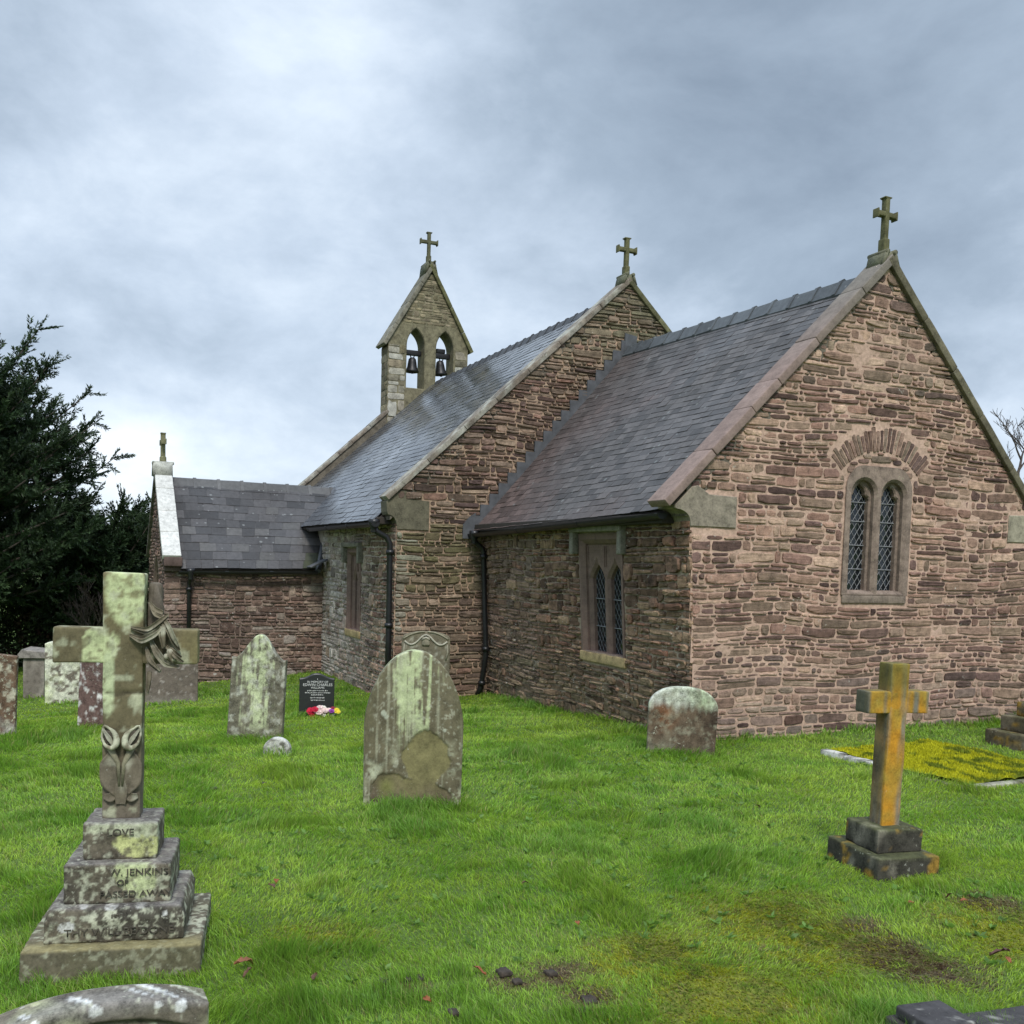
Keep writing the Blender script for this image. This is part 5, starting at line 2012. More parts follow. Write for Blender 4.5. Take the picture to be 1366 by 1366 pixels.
wl *= .965
steps = [(wl, .70, -.12, .145), (.565, .55, .143, .290), (.435, .42, .288, .462), (.308, .29, .460, .622)]
LGN = (.50, .55, .30)
sob = []
for k, (sx, sy, za, zb) in enumerate(steps):
    V, F = rbox((sx, sy, zb-za), .012, .0070, .004, 20+k)
    V = V+.008*(np.stack([fbm(V*26+q*13, 3, 300+q+k) for q in range(3)], -1)-.5)
    if k == 1:
        hi = np.clip((V[:, 2]-(zb-za)/2+.05)/.05, 0, 1)
        V[:, 0] *= 1-.06*hi
        V[:, 1] *= 1-.06*hi
    V = V+np.array((0, 0, (za+zb)/2))
    c_ = lcol(V, 100+k*7, .85 if k in (1, 2) else .5)
    if k == 0:
        c_ = mixv(c_, (.145, .135, .075), np.clip((fbm(V*3, 3, 7)-.4)*3, 0, 1)*.6)
        c_ = mixv(c_, (.25, .215, .10), np.clip((V[:, 2]-zb+.012)*80, 0, 1)*np.clip((-V[:, 1]-.2)*10, 0, 1)*.8)
    if k >= 1:
        fr = (-V[:, 1] > sy/2-.02)
        if k == 2:
            c2 = blot(V, LGN, .075, .385, .115, .10, c_, 60, .8, 8)
            c_ = np.where(fr[:, None], c2, c_)
        if k == 3:
            c2 = blot(V, (.48, .50, .22), .06, .52, .10, .05, c_, 62, .9, 8)
            c2 = blot(V, (.42, .44, .30), .03, .60, .12, .05, c2, 63, 1.4, 5)
            c_ = np.where(fr[:, None], c2, c_)
        if k == 1:
            for (cx, cz, r_) in ((-.13, .30, .022), (-.19, .215, .034), (-.02, .295, .030), (.10, .298, .030), (.20, .26, .014)):
                c_ = blot(V, (.60, .60, .56), cx, cz, r_, r_*.75, c_, 64, .3, 8)
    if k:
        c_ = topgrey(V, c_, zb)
    sob.append(MB().add(V, F, c_).build('plinth_step', M_GRAVE if k else M_GRAVE3, lc, True))

for tx, sz, x_, k, zz, yo in (('LOVE', .042, -.0, 3, .582, 0), ('W. JENKINS', .042, .085, 2, .424, 0), ('OF', .034, .02, 2, .380, 0), ('PASSED AWAY', .040, .075, 2, .330, 0), ('IS', .044, .0, 1, .246, .006), ('THY WILL BE DONE', .044, .02, 1, .190, 0)):
    sy = steps[k][1]
    text(tx, sz, (x_, -sy/2-.003+yo, zz), (PI/2, 0, 0), sob[k], M_INK, ext=.004, sx=1.12)

mb = MB()
XS0, XST, ARM = .620, 1.705, 1.385


def xcol(V):
    b_ = np.array((.150, .128, .072))*(.65+.7*fbm(V*5, 4, 131))[:, None]
    b_ = mixv(b_, (.215, .185, .085), np.clip((fbm(V*3.2, 3, 133)-.4)*4, 0, 1)*.7)
    b_ = mixv(b_, (.165, .140, .110), np.clip((1.02-V[:, 2])*4, 0, 1)*.75)
    f_ = V[:, 1] < 0.03
    c2 = blot(V, LGN, .0, 1.60, .10, .135, b_, 140, .5, 6, 7)
    c2 = blot(V, LGN, -.12, 1.375, .085, .09, c2, 141, .9, 8, 14)
    c2 = blot(V, (.47, .52, .31), -.075, 1.22, .035, .16, c2, 142, .8, 7, 9)
    c2 = blot(V, (.45, .47, .26), .03, .98, .03, .07, c2, 143, 1.2, 7, 14)
    c2 = mixv(c2, (.48, .50, .34), np.clip((fbm(V*20, 3, 145)-.58)*10, 0, 1)*.7)
    return np.where(f_[:, None], c2, b_)


V, F = rbox((.166, .115, XST-XS0), .008, .012, .004, 41)
V = V+np.array((-.012, 0, (XST+XS0)/2))
V[:, 0] *= 1+.06*(V[:, 2]-1.2)
# a crack right across the shaft
ck = np.exp(-((V[:, 2]-1.178-.012*np.sin(V[:, 0]*30)+.15*V[:, 0])/.006)**2)
V[:, 1] += ck*.010*np.sign(-V[:, 1])
cx_ = xcol(V)
cx_ = mixv(cx_, (.05, .045, .03), ck*.8)
mb.add(V, F, cx_)
V, F = rbox((.600, .110, .155), .008, .012, .004, 43)
V = V+np.array((.0, .001, ARM))
mb.add(V, F, xcol(V))
mb.build('cross', M_GRAVE3, lc, True)


def petal_strip(mb, pts, wids, nrm_, col, cup=.35, sides=7):
    """a carved, cupped leaf along a path"""
    pts = np.asarray(pts, float)
    tk = np.linspace(0, 1, len(pts))
    tt = np.linspace(0, 1, 16)
    P = np.stack([np.interp(tt, tk, pts[:, k]) for k in range(3)], 1)
    for _ in range(2):
        P[1:-1] = (P[:-2]+2*P[1:-1]+P[2:])/4
    W = np.interp(tt, np.linspace(0, 1, len(wids)), wids)
    T = np.gradient(P, axis=0)
    T /= np.linalg.norm(T, axis=1, keepdims=True)
    nv = np.asarray(nrm_, float)
    S = np.cross(T, nv)
    S /= np.maximum(np.linalg.norm(S, axis=1, keepdims=True), 1e-6)
    q = np.linspace(-1, 1, sides)
    V = np.concatenate([P+S*W[:, None]*a+nv*(W[:, None]*cup*(a*a-.35)) for a in q]+[P+S*W[:, None]*a*.85-nv*(.016+W[:, None]*.15) for a in q])
    n_ = 16
    idx = np.arange(2*sides*n_).reshape(2*sides, n_)
    o = list(range(sides))+list(range(2*sides-1, sides-1, -1))
    o.append(o[0])
    F = [np.stack([idx[a][:-1], idx[b_][:-1], idx[b_][1:], idx[a][1:]], -1) for a, b_ in zip(o[:-1], o[1:])]
    nn = np.clip((fbm(V*18, 3, 77)-.5)*5, 0, 1)
    mb.add(V, F, mixv(np.tile(np.array(col), (len(V), 1)), (.42, .42, .32), nn*.6))


FN = (0, -1, 0)
mb = MB()
BC2 = (.165, .140, .100)
yf = -.062
for s in (-1, 1):                                  # leaves rising from the foot
    petal_strip(mb, [(s*.012-.012, yf-.008, .74), (s*.05-.012, yf-.012, .80), (s*.055-.012, yf-.012, .88), (s*.03-.012, yf-.006, .95)], [.012, .036, .034, .006], FN, BC2, .25)
    petal_strip(mb, [(s*.07-.012, yf-.004, .735), (s*.045-.012, yf-.010, .73), (s*.012-.012, yf-.006, .745)], [.010, .022, .012], FN, BC2, .3)
    V, F = tube([(-.012+s*.008, yf-.006, .78), (-.012+s*.012, yf-.010, .88), (-.012+s*.045, yf-.014, .955)], [.009, .010, .016], 8)
    mb.add(V, F, (.26, .24, .16))
    # lily trumpets
    c0 = np.array((-.012+s*.048, yf-.018, .995))
    a = np.linspace(0, 2*PI, 30)
    rr_ = 1+.38*np.exp(-((np.mod(a-PI*.5+PI, 2*PI)-PI)/.35)**2)
    ex, ez = .029*np.cos(a)*rr_**.2, .042*np.sin(a)*rr_
    tl = s*-.42
    ring = np.stack([c0[0]+ex*math.cos(tl)-ez*math.sin(tl), c0[1]-.004+.014*np.sin(a), c0[2]+ex*math.sin(tl)+ez*math.cos(tl)], 1)
    V, F = tube(ring, .008+.0065*np.clip(-np.sin(a+.6*s), -.4, 1), 8, False)
    V = V+.006*(np.stack([fbm(V*60+q*3, 2, 40+q) for q in range(3)], -1)-.5)
    mb.add(V, F, mixv(np.tile(np.array((.42, .42, .30)), (len(V), 1)), (.20, .18, .12), (fbm(V*45, 3, 44)-.5)*6))
    petal_strip(mb, [c0+(s*.028, -.004, .040), c0+(0, -.012, .0), c0+(-s*.018, -.006, -.034)], [.004, .010, .005], FN, (.34, .33, .25), .3)
    V, F = rbox((.050, .02, .066), .009, .02)
    mb.add(V+c0+np.array((0, .010, 0)), F, (.075, .065, .048))
petal_strip(mb, [(-.012, yf-.006, .70), (-.010, yf-.016, .76), (-.012, yf-.010, .84)], [.02, .03, .006], FN, BC2, .3)
ob = mb.build('carved_lilies', M_GRAVE3, lc, True)
ob.location.z = -.012
mb = MB()
# the spray over the right arm
SP = (.165, .142, .098)
for pts, ws in (([(.02, -.07, 1.445), (.09, -.09, 1.43), (.145, -.10, 1.475), (.175, -.09, 1.50)], [.008, .024, .022, .01]),
                ([(.015, -.07, 1.415), (.07, -.09, 1.395), (.13, -.10, 1.43), (.165, -.09, 1.475)], [.006, .022, .020, .01]),
                ([(.095, -.07, 1.56), (.12, -.09, 1.53), (.155, -.095, 1.515)], [.01, .018, .014]),
                ([(.15, -.09, 1.50), (.185, -.105, 1.44), (.205, -.10, 1.39), (.225, -.085, 1.35)], [.014, .022, .022, .008]),
                ([(.16, -.09, 1.49), (.155, -.11, 1.42), (.16, -.10, 1.36)], [.014, .024, .010]),
                ([(.10, -.07, 1.40), (.135, -.10, 1.34), (.175, -.10, 1.29), (.225, -.085, 1.28)], [.008, .022, .020, .006]),
                ([(.085, -.07, 1.36), (.105, -.095, 1.30), (.150, -.095, 1.255)], [.010, .022, .010]),
                ([(.20, -.09, 1.36), (.19, -.115, 1.33), (.205, -.10, 1.29)], [.012, .024, .012]),
                ([(.17, -.10, 1.37), (.205, -.12, 1.345), (.235, -.095, 1.32)], [.010, .020, .008]),
                ([(.10, -.07, 1.25), (.098, -.075, 1.20), (.092, -.07, 1.15)], [.016, .016, .006])):
    petal_strip(mb, pts, [w_*.62 for w_ in ws], FN, SP, .75)
    off = np.array((random.uniform(-.012, .012), -.012, random.uniform(-.03, .03)))
    petal_strip(mb, [np.array(p)+off*(1 if q else .3) for q, p in enumerate(pts)], [w_*.42 for w_ in ws], FN, SP, .75)
for (x_, z_2, r_) in ((.19, 1.345, .016), (.205, 1.315, .013), (.175, 1.325, .013)):
    V, F = rbox((r_*2, r_*2, r_*2), r_*.9, .01)
    mb.add(V+np.array((x_, -.105, z_2)), F, (.34, .32, .24))
ob = mb.build('carved_spray', M_GRAVE3, lc, True)
ob.location.z = .022
mb = MB()
V, F = rbox((.06, .05, .34), .02, .03, .006)
mb.add(V+np.array((.115, .0, 1.50)), F, (.12, .10, .075))
V, F = tube([(.118, -.02, 1.66), (.125, -.01, 1.55), (.12, -.02, 1.44)], [.008, .028, .02], 8)
mb.add(V, F, (.12, .10, .075))
mb.build('carved_stem', M_GRAVE3, lc, True)

# ---- headstone cut off by the bottom edge
fn = np.array(ang(2))
fc = np.array((4.86, -5.545))
fz = gz(*fc)


def paint_f(u, z):
    b_ = np.array((.150, .130, .098))*(.7+.6*nz2(u, z, 6, 151))[:, None]
    b_ = mixv(b_, (.40, .41, .24), (nz2(u, z, 9, 152)-.50)*6)
    b_ = mixv(b_, (.06, .055, .04), np.clip((nz2(u, z, 13, 153)-.52)*7, 0, 1)*np.clip((.30-z)*10, 0, 1))
    b_ = mixv(b_, (.20, .185, .165), np.clip((z-.27-.03*nz2(u, z, 9, 155))*30, 0, 1)*.85)
    b_ = mixv(b_, (.46, .46, .36), np.clip((nz2(u, z, 26, 156)-.60)*12, 0, 1)*.8)
    for (uu_, zz_, r_) in ((-.02, .325, .020), (.24, .30, .022), (.17, .315, .014), (-.2, .31, .014)):
        b_ = mixv(b_, (.58, .58, .55), np.clip((1-np.hypot(u-uu_, (z-zz_)*1.2)/r_+(nz2(u, z, 40, 157)-.5))*6, 0, 1))
    return b_


HF = .345


def front_f(u, z):
    rim = HF-.055-.10*(u/.36)**2
    return np.clip((rim-z)*60, 0, 1)*np.clip((.31-np.abs(u))*60, 0, 1)*.022


g = slab('headstone', lambda z: .335+0*z, lambda s: HF-.055*np.abs(s)**2.2, .16, paint_f, M_GRAVE, (fc[0], fc[1], fz), fn, 90, 60, front=front_f, r=.02, seed=17)
tag(g, 'low curved-top grey headstone spotted with lichen, cut off by the bottom of the photo', 'headstone')

# ---- dark kerb at the bottom right
P1 = gp(1246, 1404)[:2]
kz = gz(*P1)
kb = tag(empty('grave_kerb', (P1[0], P1[1], kz), math.radians(-5)), 'dark stone grave kerb with a square corner block, cut off by the bottom right of the photo', 'kerb')
for nm_, sz_, ct_, cl_, sd_ in (('corner_block', (.25, .25, .24), (0, 0, -.02), (.040, .036, .033), 9), ('corner_cap', (.20, .20, .05), (0, 0, .124), (.052, .049, .050), 11),
                               ('kerb_rail', (.13, 1.5, .22), (0, .89, -.01), (.055, .052, .052), 19), ('kerb_rail', (1.2, .13, .22), (.74, 0, -.01), (.055, .052, .052), 29)):
    V, F = rbox(sz_, .010, .012 if sz_[0]+sz_[1] < 1 else .03, .003, sd_)
    V = V+np.array(ct_)
    c_ = np.array(cl_)*(.7+.6*fbm(V*14, 3, sd_))[:, None]
    c_ = mixv(c_, (.30, .29, .26), (fbm(V*24, 4, sd_+4)-.66)*12)
    MB().add(V, F, c_).build(nm_, M_GRAVE3, kb, True)

# ---- mossy plot with its pale kerb
K0, K1, K2 = gp(1097, 1006), gp(1292, 1055), gp(1366, 1046)
pe = tag(empty('grave_plot', (K0[0], K0[1], gz(K0[0], K0[1]))), 'sunken white-kerbed grave plot filled with bright yellow-green moss', 'grave plot')
po = np.array((K0[0], K0[1], gz(K0[0], K0[1])))
d1 = (K1-K0)[:2]
L1 = np.linalg.norm(d1)
d1 /= L1
d2 = np.array((-d1[1], d1[0]))
cuts = [0, .18, .42, .52, .72, 1.0]
for k, (a, b_) in enumerate(zip(cuts[:-1], cuts[1:])):
    if k == 3:
        zl, colk = .018, (.17, .16, .11)
    elif k == 4:
        zl, colk = .025, (.20, .19, .10)
    else:
        zl, colk = .055-.01*(k % 2), (.55, .54, .50)
    V, F = rbox(((b_-a)*L1-.02, .085, .16), .012, .03, .006, k)
    c_ = mixv(np.tile(np.array(colk), (len(V), 1)), (.10, .095, .08), (fbm(V*9, 3, k)-.52)*7)
    m_ = (a+b_)/2*L1
    wxy = K0[:2]+d1*m_
    V = place(V, frame_mat((d1[0], d1[1], 0), (d2[0], d2[1], 0), (0, 0, 1)), (d1[0]*m_, d1[1]*m_, gz(*wxy)-po[2]+zl-.08))
    MB().add(V, F, c_).build('kerb_stone', M_GRAVE, pe, True)
PW = 1.35
for k, (o, dr, ln) in enumerate(((d1*L1, d2, PW), (d2*PW, d1, L1), (np.zeros(2), d2, PW))):
    V, F = rbox((ln, .085, .16), .012, .05, .006, k+30)
    c_ = mixv(np.tile(np.array((.30, .29, .22)), (len(V), 1)), (.09, .09, .05), (fbm(V*9, 3, k+9)-.45)*7)
    wxy = K0[:2]+o+dr*ln/2
    V = place(V, frame_mat((dr[0], dr[1], 0), (-dr[1], dr[0], 0), (0, 0, 1)), (o[0]+dr[0]*ln/2, o[1]+dr[1]*ln/2, gz(*wxy)-po[2]+(.03 if k == 0 else .0)-.08))
    MB().add(V, F, c_).build('kerb_stone', M_GRAVE, pe, True)
mb = MB()
ga, gb = np.meshgrid(np.linspace(.04, L1-.04, 90), np.linspace(.04, PW-.04, 74), indexing='ij')
a, b_ = ga.ravel(), gb.ravel()
wx, wy_ = K0[0]+d1[0]*a+d2[0]*b_, K0[1]+d1[1]*a+d2[1]*b_
hm = fbm(P3(wx*6, wy_*6), 3, 201)
zz = ground_z(wx, wy_)-po[2]+.035+.05*(hm-.4)+.016*vnoise(P3(wx*26, wy_*26), 202)
cm = mixv(np.tile(np.array((.32, .32, .016)), (len(a), 1)), (.10, .12, .014), (fbm(P3(wx*6, wy_*14), 4, 203)-.50)*6)
idx = np.arange(len(a)).reshape(ga.shape)
mb.add(np.stack([wx-po[0], wy_-po[1], zz], 1), [np.stack([idx[:-1, :-1], idx[1:, :-1], idx[1:, 1:], idx[:-1, 1:]], -1).reshape(-1, 4)], cm)
nm = 16000
ra, rb = RNG.uniform(.05, L1-.05, nm), RNG.uniform(.05, PW-.05, nm)
wx, wy_ = K0[0]+d1[0]*ra+d2[0]*rb, K0[1]+d1[1]*ra+d2[1]*rb
zz = ground_z(wx, wy_)-po[2]+.035+.05*(fbm(P3(wx*6, wy_*6), 3, 201)-.4)+.006
hh = RNG.uniform(.012, .030, nm)
an = RNG.uniform(0, 2*PI, nm)
P = np.stack([wx-po[0], wy_-po[1], zz], 1)
S = np.stack([np.cos(an), np.sin(an), 0*an], 1)*.007
T = np.stack([RNG.normal(0, .006, nm), RNG.normal(0, .006, nm), hh], 1)
V = np.concatenate([P-S, P+S, P+T])
ii = np.arange(nm)
cm = mixv(np.tile(np.array((.46, .45, .022)), (nm, 1)), (.16, .20, .022), (fbm(P3(wx*6, wy_*14), 4, 203)-.50)*7)
cm *= RNG.uniform(.7, 1.3, nm)[:, None]
mb.add(V, [np.stack([ii, ii+nm, ii+2*nm], -1)], np.concatenate([cm, cm, cm]))
ob = mb.build('moss', M_MOSS, pe)
ob['kind'] = 'stuff'

# ---- stepped cross cut off by the right edge
sc0 = gp(1426, 999)
sx_ = tag(empty('stepped_cross', (sc0[0], sc0[1], sc0[2]-.02), math.radians(88)), 'dark stone cross on three weathered steps, cut off by the right edge of the photo', 'grave cross')
for k, (hw_, za, zb) in enumerate(((.56, -.12, .16), (.46, .158, .31), (.36, .308, .45))):
    V, F = rbox((2*hw_, 2*hw_*.9, zb-za), .015, .03, .007, k)
    V = V+np.array((0, 0, (za+zb)/2))
    MB().add(V, F, mixv(dkcol(V, 40+k, (.105, .085, .055)), (.20, .165, .12), (fbm(V*5, 3, k)-.5)*3)).build('base_step', M_GRAVE, sx_, True)
mb = MB()
for s_, c_ in (((.16, .14, 1.0), (0, 0, .94)), ((1.0, .13, .14), (0, .0, 1.06))):
    V, F = rbox(s_, .010, .03, .004, 3)
    V = V+np.array(c_)
    mb.add(V, F, mixv(dkcol(V, 50, (.06, .06, .03)), (.13, .14, .04), (fbm(V*np.array((12, 12, 4)), 3, 4)-.45)*3))
mb.build('cross', M_GRAVE, sx_, True)

# ------------------------------------------------------------------ yew, bare tree, hedge
def spray_cards(P, D, ln, wd, cols, up_bias=0.0):
    """many small leaf-shaped faces: base points P, directions D"""
    n_ = len(P)
    D = D/np.maximum(np.linalg.norm(D, axis=1, keepdims=True), 1e-9)
    R_ = RNG.normal(size=(n_, 3))
    S = np.cross(D, R_)
    S /= np.maximum(np.linalg.norm(S, axis=1, keepdims=True), 1e-9)
    ln, wd = ln[:, None], wd[:, None]
    V = np.concatenate([P, P+D*ln*.5+S*wd, P+D*ln, P+D*ln*.5-S*wd])
    i = np.arange(n_)
    return V, [np.stack([i, i+n_, i+2*n_, i+3*n_], -1)], np.concatenate([cols]*4)


def yew_tree(base, label, rad, hgt, seed, n_limb=150, lo=0.9):
    rg = np.random.default_rng(seed)
    t = tag(empty('yew_tree', base), label, 'tree')
    trunk, crown = MB(), MB()
    for k in range(6):
        a = rg.uniform(0, 2*PI)
        r0 = rg.uniform(.05, .42)
        p0 = np.array((math.cos(a)*r0, math.sin(a)*r0, -.2))
        p1 = np.array((math.cos(a)*r0*1.5, math.sin(a)*r0*1.5, 1.4))
        p2 = np.array((math.cos(a)*r0*2.2, math.sin(a)*r0*2.2, hgt*.75))
        V, F = tube([p0, (p0+p1)/2+rg.normal(0, .04, 3), p1, (p1+p2)/2, p2], [.17, .12, .11, .08, .03], 8)
        trunk.add(V, F)
    PP, DD, CC = [], [], []
    for k in range(n_limb):
        a = rg.uniform(0, 2*PI)
        h = rg.uniform(0, 1)**.85
        z0_ = lo+h*(hgt*.72-lo)
        f = math.sin(PI*(0.30+0.62*h))**.8
        R_ = rad*f*rg.uniform(.72, 1.08)
        el = math.radians(rg.uniform(2, 38)+34*h)
        end = np.array((math.cos(a)*R_, math.sin(a)*R_, z0_+R_*math.tan(el)*.55+.15))
        end[2] = min(end[2], hgt)
        st = np.array((math.cos(a)*.25, math.sin(a)*.25, max(.45*lo+.3, z0_-.1)))
        mid = (st+end)/2+np.array((0, 0, -.12*R_*.5))+rg.normal(0, .08, 3)
        ts = np.linspace(0, 1, 9)[:, None]
        path = (1-ts)**2*st+2*ts*(1-ts)*mid+ts**2*end
        V, F = tube(path, np.linspace(.045, .008, 9), 5)
        trunk.add(V, F)
        nb = int(30+26*R_/rad)
        shade = rg.uniform(.7, 1.3)
        for q in range(nb):
            u = rg.uniform(.22, 1.0)
            p = (1-u)**2*st+2*u*(1-u)*mid+u*u*end
            dl = 2*(1-u)*(mid-st)+2*u*(end-mid)
            dl /= np.linalg.norm(dl)
            d = dl*rg.uniform(.5, 1.1)+rg.normal(0, .55, 3)+np.array((0, 0, .28))
            d /= np.linalg.norm(d)
            L_ = rg.uniform(.22, .60)*(1.0-.25*u)
            ng = int(88*L_/.5)
            s = np.sort(rg.uniform(0, 1, ng))
            pts = p+d*(s*L_)[:, None]+np.array((0, 0, -.10))*(s**2*L_)[:, None]*rg.uniform(-.6, 1.0)
            side = np.cross(d, rg.normal(size=3))
            side /= np.linalg.norm(side)
            sg = np.where(rg.random(ng) < .5, -1, 1)[:, None]
            dd = d*rg.uniform(.5, 1.1, ng)[:, None]+side*sg*rg.uniform(.35, .95, ng)[:, None]+rg.normal(0, .18, (ng, 3))
            PP.append(pts)
            DD.append(dd)
            c_ = np.array((.024, .045, .019))*shade*rg.uniform(.6, 1.5, ng)[:, None]
            c_ = c_+(np.array((.030, .042, .016))*(s[:, None]**3))*rg.uniform(0, .9)
            CC.append(c_)
    P, D, C_ = np.concatenate(PP), np.concatenate(DD), np.concatenate(CC)
    n_ = len(P)
    V, F, c_ = spray_cards(P, D, RNG.uniform(.045, .11, n_), RNG.uniform(.007, .014, n_), C_)
    crown.add(V, F, c_)
    trunk.build('trunk', M_BARK, t)
    crown.build('crown', M_YEW, t)
    return t


yb = gp(12, 905)
yew_tree((yb[0]-1.2, yb[1]-1.6, gz(yb[0], yb[1])-.1), 'large dark yew tree with upswept feathery branches at the left edge', 3.35, 6.6, 5, 340, 1.25)
yew_tree((-15.6, -4.9, gz(-15.6, -4.9)-.1), 'smaller dark yew growing close beside the porch', 1.7, 3.5, 8, 120, .2)


def bare_tree(base, label, hgt, seed, levels=6, name='bare_tree', crown_name='crown', spread=.55, r0=.22, trunk_f=.33, rmin=.006):
    rd = random.Random(seed)
    t = tag(empty(name, base), label, 'tree')
    tr, cr2 = MB(), MB()

    def grow_(p, d, ln, r_, lv):
        k = 4
        pts = [p]
        q = p
        dd = d
        for s in range(k):
            dd = dd+Vector((rd.gauss(0, .10), rd.gauss(0, .10), rd.gauss(.03, .07)))
            dd.normalize()
            q = q+dd*(ln/k)
            pts.append(q)
        V, F = tube([tuple(v) for v in pts], np.linspace(r_, r_*.62, k+1), 7 if lv > 3 else (5 if lv > 1 else 3), lv > 3)
        (tr if lv >= levels-1 else cr2).add(V, F)
        if lv == 0:
            return
        nb = 2 if lv > 3 else 3
        for b_ in range(nb+(1 if rd.random() < .6 else 0)):
            a = rd.uniform(0, 2*PI)
            s = rd.uniform(.6, 1.25)*spread
            ax = Vector((math.cos(a), math.sin(a), rd.uniform(-.2, .5)))
            d2_ = (dd+ax*s).normalized()
            st = pts[rd.randint(2, k)] if b_ else pts[-1]
            grow_(st, d2_, ln*rd.uniform(.62, .86), max(rmin, r_*.58), lv-1)
    grow_(Vector((0, 0, -.2)), Vector((0, 0, 1)), hgt*trunk_f, r0, levels)
    tr.build('trunk', M_BARK, t, True)
    cr2.build(crown_name, M_BARK, t)
    return t


d_ = px_dir(1398, 720)
bt = CAM+d_*27
bare_tree((bt[0], bt[1], 0.0), 'leafless tree with fine twigs behind the right end of the church roof', 5.6, 21, 7, spread=.70, rmin=.008)
d_ = px_dir(118, 840)
bt = CAM+d_*22.5
bare_tree((bt[0], bt[1], -.75), 'bare grey-twigged shrub between the yew and the porch', 2.6, 4, 5, 'bare_shrub', 'twigs', .6, .05, .25)


def hedge(p0, p1, h, dp, n_, label, seed, pal):
    rg = np.random.default_rng(seed)
    p0, p1 = np.array(p0, float), np.array(p1, float)
    t = tag(empty('hedge', tuple(p0)), label, 'hedge')
    L_ = np.linalg.norm((p1-p0)[:2])
    dr = (p1-p0)/np.linalg.norm(p1-p0)
    nn = np.array((-dr[1], dr[0], 0))
    u = rg.uniform(0, L_, n_)
    hh = h*(.72+.5*fbm(P3(u*.9, seed), 3, seed))
    z = hh*rg.uniform(0, 1, n_)**.8
    wdt = dp*np.sqrt(np.clip(1-(z/hh)**3, 0.05, 1))*(.75+.5*fbm(P3(u*1.5, z*1.5, seed), 3, seed+1))
    sgn = np.where(rg.random(n_) < .5, -1, 1)*np.sqrt(rg.random(n_))
    P = dr*u[:, None]+nn*(sgn*wdt)[:, None]+np.array((0, 0, 1))*z[:, None]
    D = nn*sgn[:, None]+rg.normal(0, .8, (n_, 3))+np.array((0, 0, .3))
    cl = np.array(pal)[(fbm(P*1.3, 3, seed+2)*2.2*len(pal)-.6*len(pal)).astype(int).clip(0, len(pal)-1)]*rg.uniform(.5, 1.5, n_)[:, None]
    V, F, c_ = spray_cards(P, D, rg.uniform(.05, .11, n_), rg.uniform(.016, .032, n_), cl)
    mb = MB().add(V, F, c_)
    tw = MB()
    for k in range(int(L_*14)):
        uu = rg.uniform(0, L_)
        b_ = dr*uu+nn*rg.uniform(-.5, .5)*dp
        V, F = tube([b_-(0, 0, .2), b_+np.array((rg.normal(0, .12), rg.normal(0, .12), h*.5)), b_+np.array((rg.normal(0, .3), rg.normal(0, .3), h*rg.uniform(.8, 1.25)))], [.018, .012, .004], 4)
        tw.add(V, F)
    mb.build('foliage', M_HEDGE, t)
    tw.build('stems', M_BARK, t)
    return t


hp0, hp1 = CAM+px_dir(-260, 850)*23, CAM+px_dir(215, 850)*25
hedge((hp0[0], hp0[1], -.8), (hp1[0], hp1[1], -.8), 1.75, .7, 42000, 'rough mixed hedge of green and brown scrub behind the yew', 6, [(.030, .045, .018), (.045, .065, .025), (.075, .055, .036), (.06, .085, .035), (.085, .05, .04)])
hp0, hp1 = CAM+px_dir(-700, 860)*60, CAM+px_dir(330, 860)*60
hedge((hp0[0], hp0[1], -1.0), (hp1[0], hp1[1], -1.0), 3.4, 1.6, 30000, 'far field hedge beyond the churchyard, behind the scrub hedge', 9, [(.04, .055, .03), (.055, .065, .035), (.07, .06, .045)])
hp0, hp1 = CAM+px_dir(1100, 800)*55, CAM+px_dir(2300, 800)*55
hedge((hp0[0], hp0[1], -.6), (hp1[0], hp1[1], -.6), 3.0, 1.6, 16000, 'field hedge beyond the church on the right', 10, [(.04, .055, .03), (.055, .065, .035), (.07, .06, .045)])

# ------------------------------------------------------------------ grass
BASES = []
for o in list(SC.objects):
    if o.parent is None and o.get('category') in ('gravestone', 'headstone', 'footstone', 'grave cross', 'tomb', 'kerb') and o.name != 'stone_cross':
        BASES.append((o.location.x, o.location.y, {'footstone': .17, 'tomb': .3, 'grave cross': .42}.get(o['category'], .36)))


def keep_grass(x, y):
    k = np.ones(len(x), bool)
    k &= ~((x > -5.45) & (x < .02) & (y > -.03) & (y < WCH))
    k &= ~((x > NW) & (x < NX0+.0) & (y > NS-.02) & (y < NN))
    k &= ~((x > PXW) & (x < PX+.02) & (y > PYF) & (y < NS))
    a = (x-K0[0])*d1[0]+(y-K0[1])*d1[1]
    b_ = (x-K0[0])*d2[0]+(y-K0[1])*d2[1]
    ew = .16*np.clip(fbm(P3(x*5, y*5), 3, 77)*2.6-.75, 0, 1.4)
    k &= ~((a > ew-.02) & (a < L1-ew) & (b_ > ew*.8-.02) & (b_ < PW-ew))
    return k


def scatter(r0, r1, dens, half=.60):
    n_ = int(dens*half*(r1*r1-r0*r0))
    r_ = np.sqrt(RNG.uniform(r0*r0, r1*r1, n_))
    a = YAW+RNG.uniform(-half, half, n_)
    x, y = CAM[0]+r_*np.cos(a), CAM[1]+r_*np.sin(a)
    # tufts: pull the blades of a neighbourhood together
    k = keep_grass(x, y)
    return x[k], y[k], r_[k]


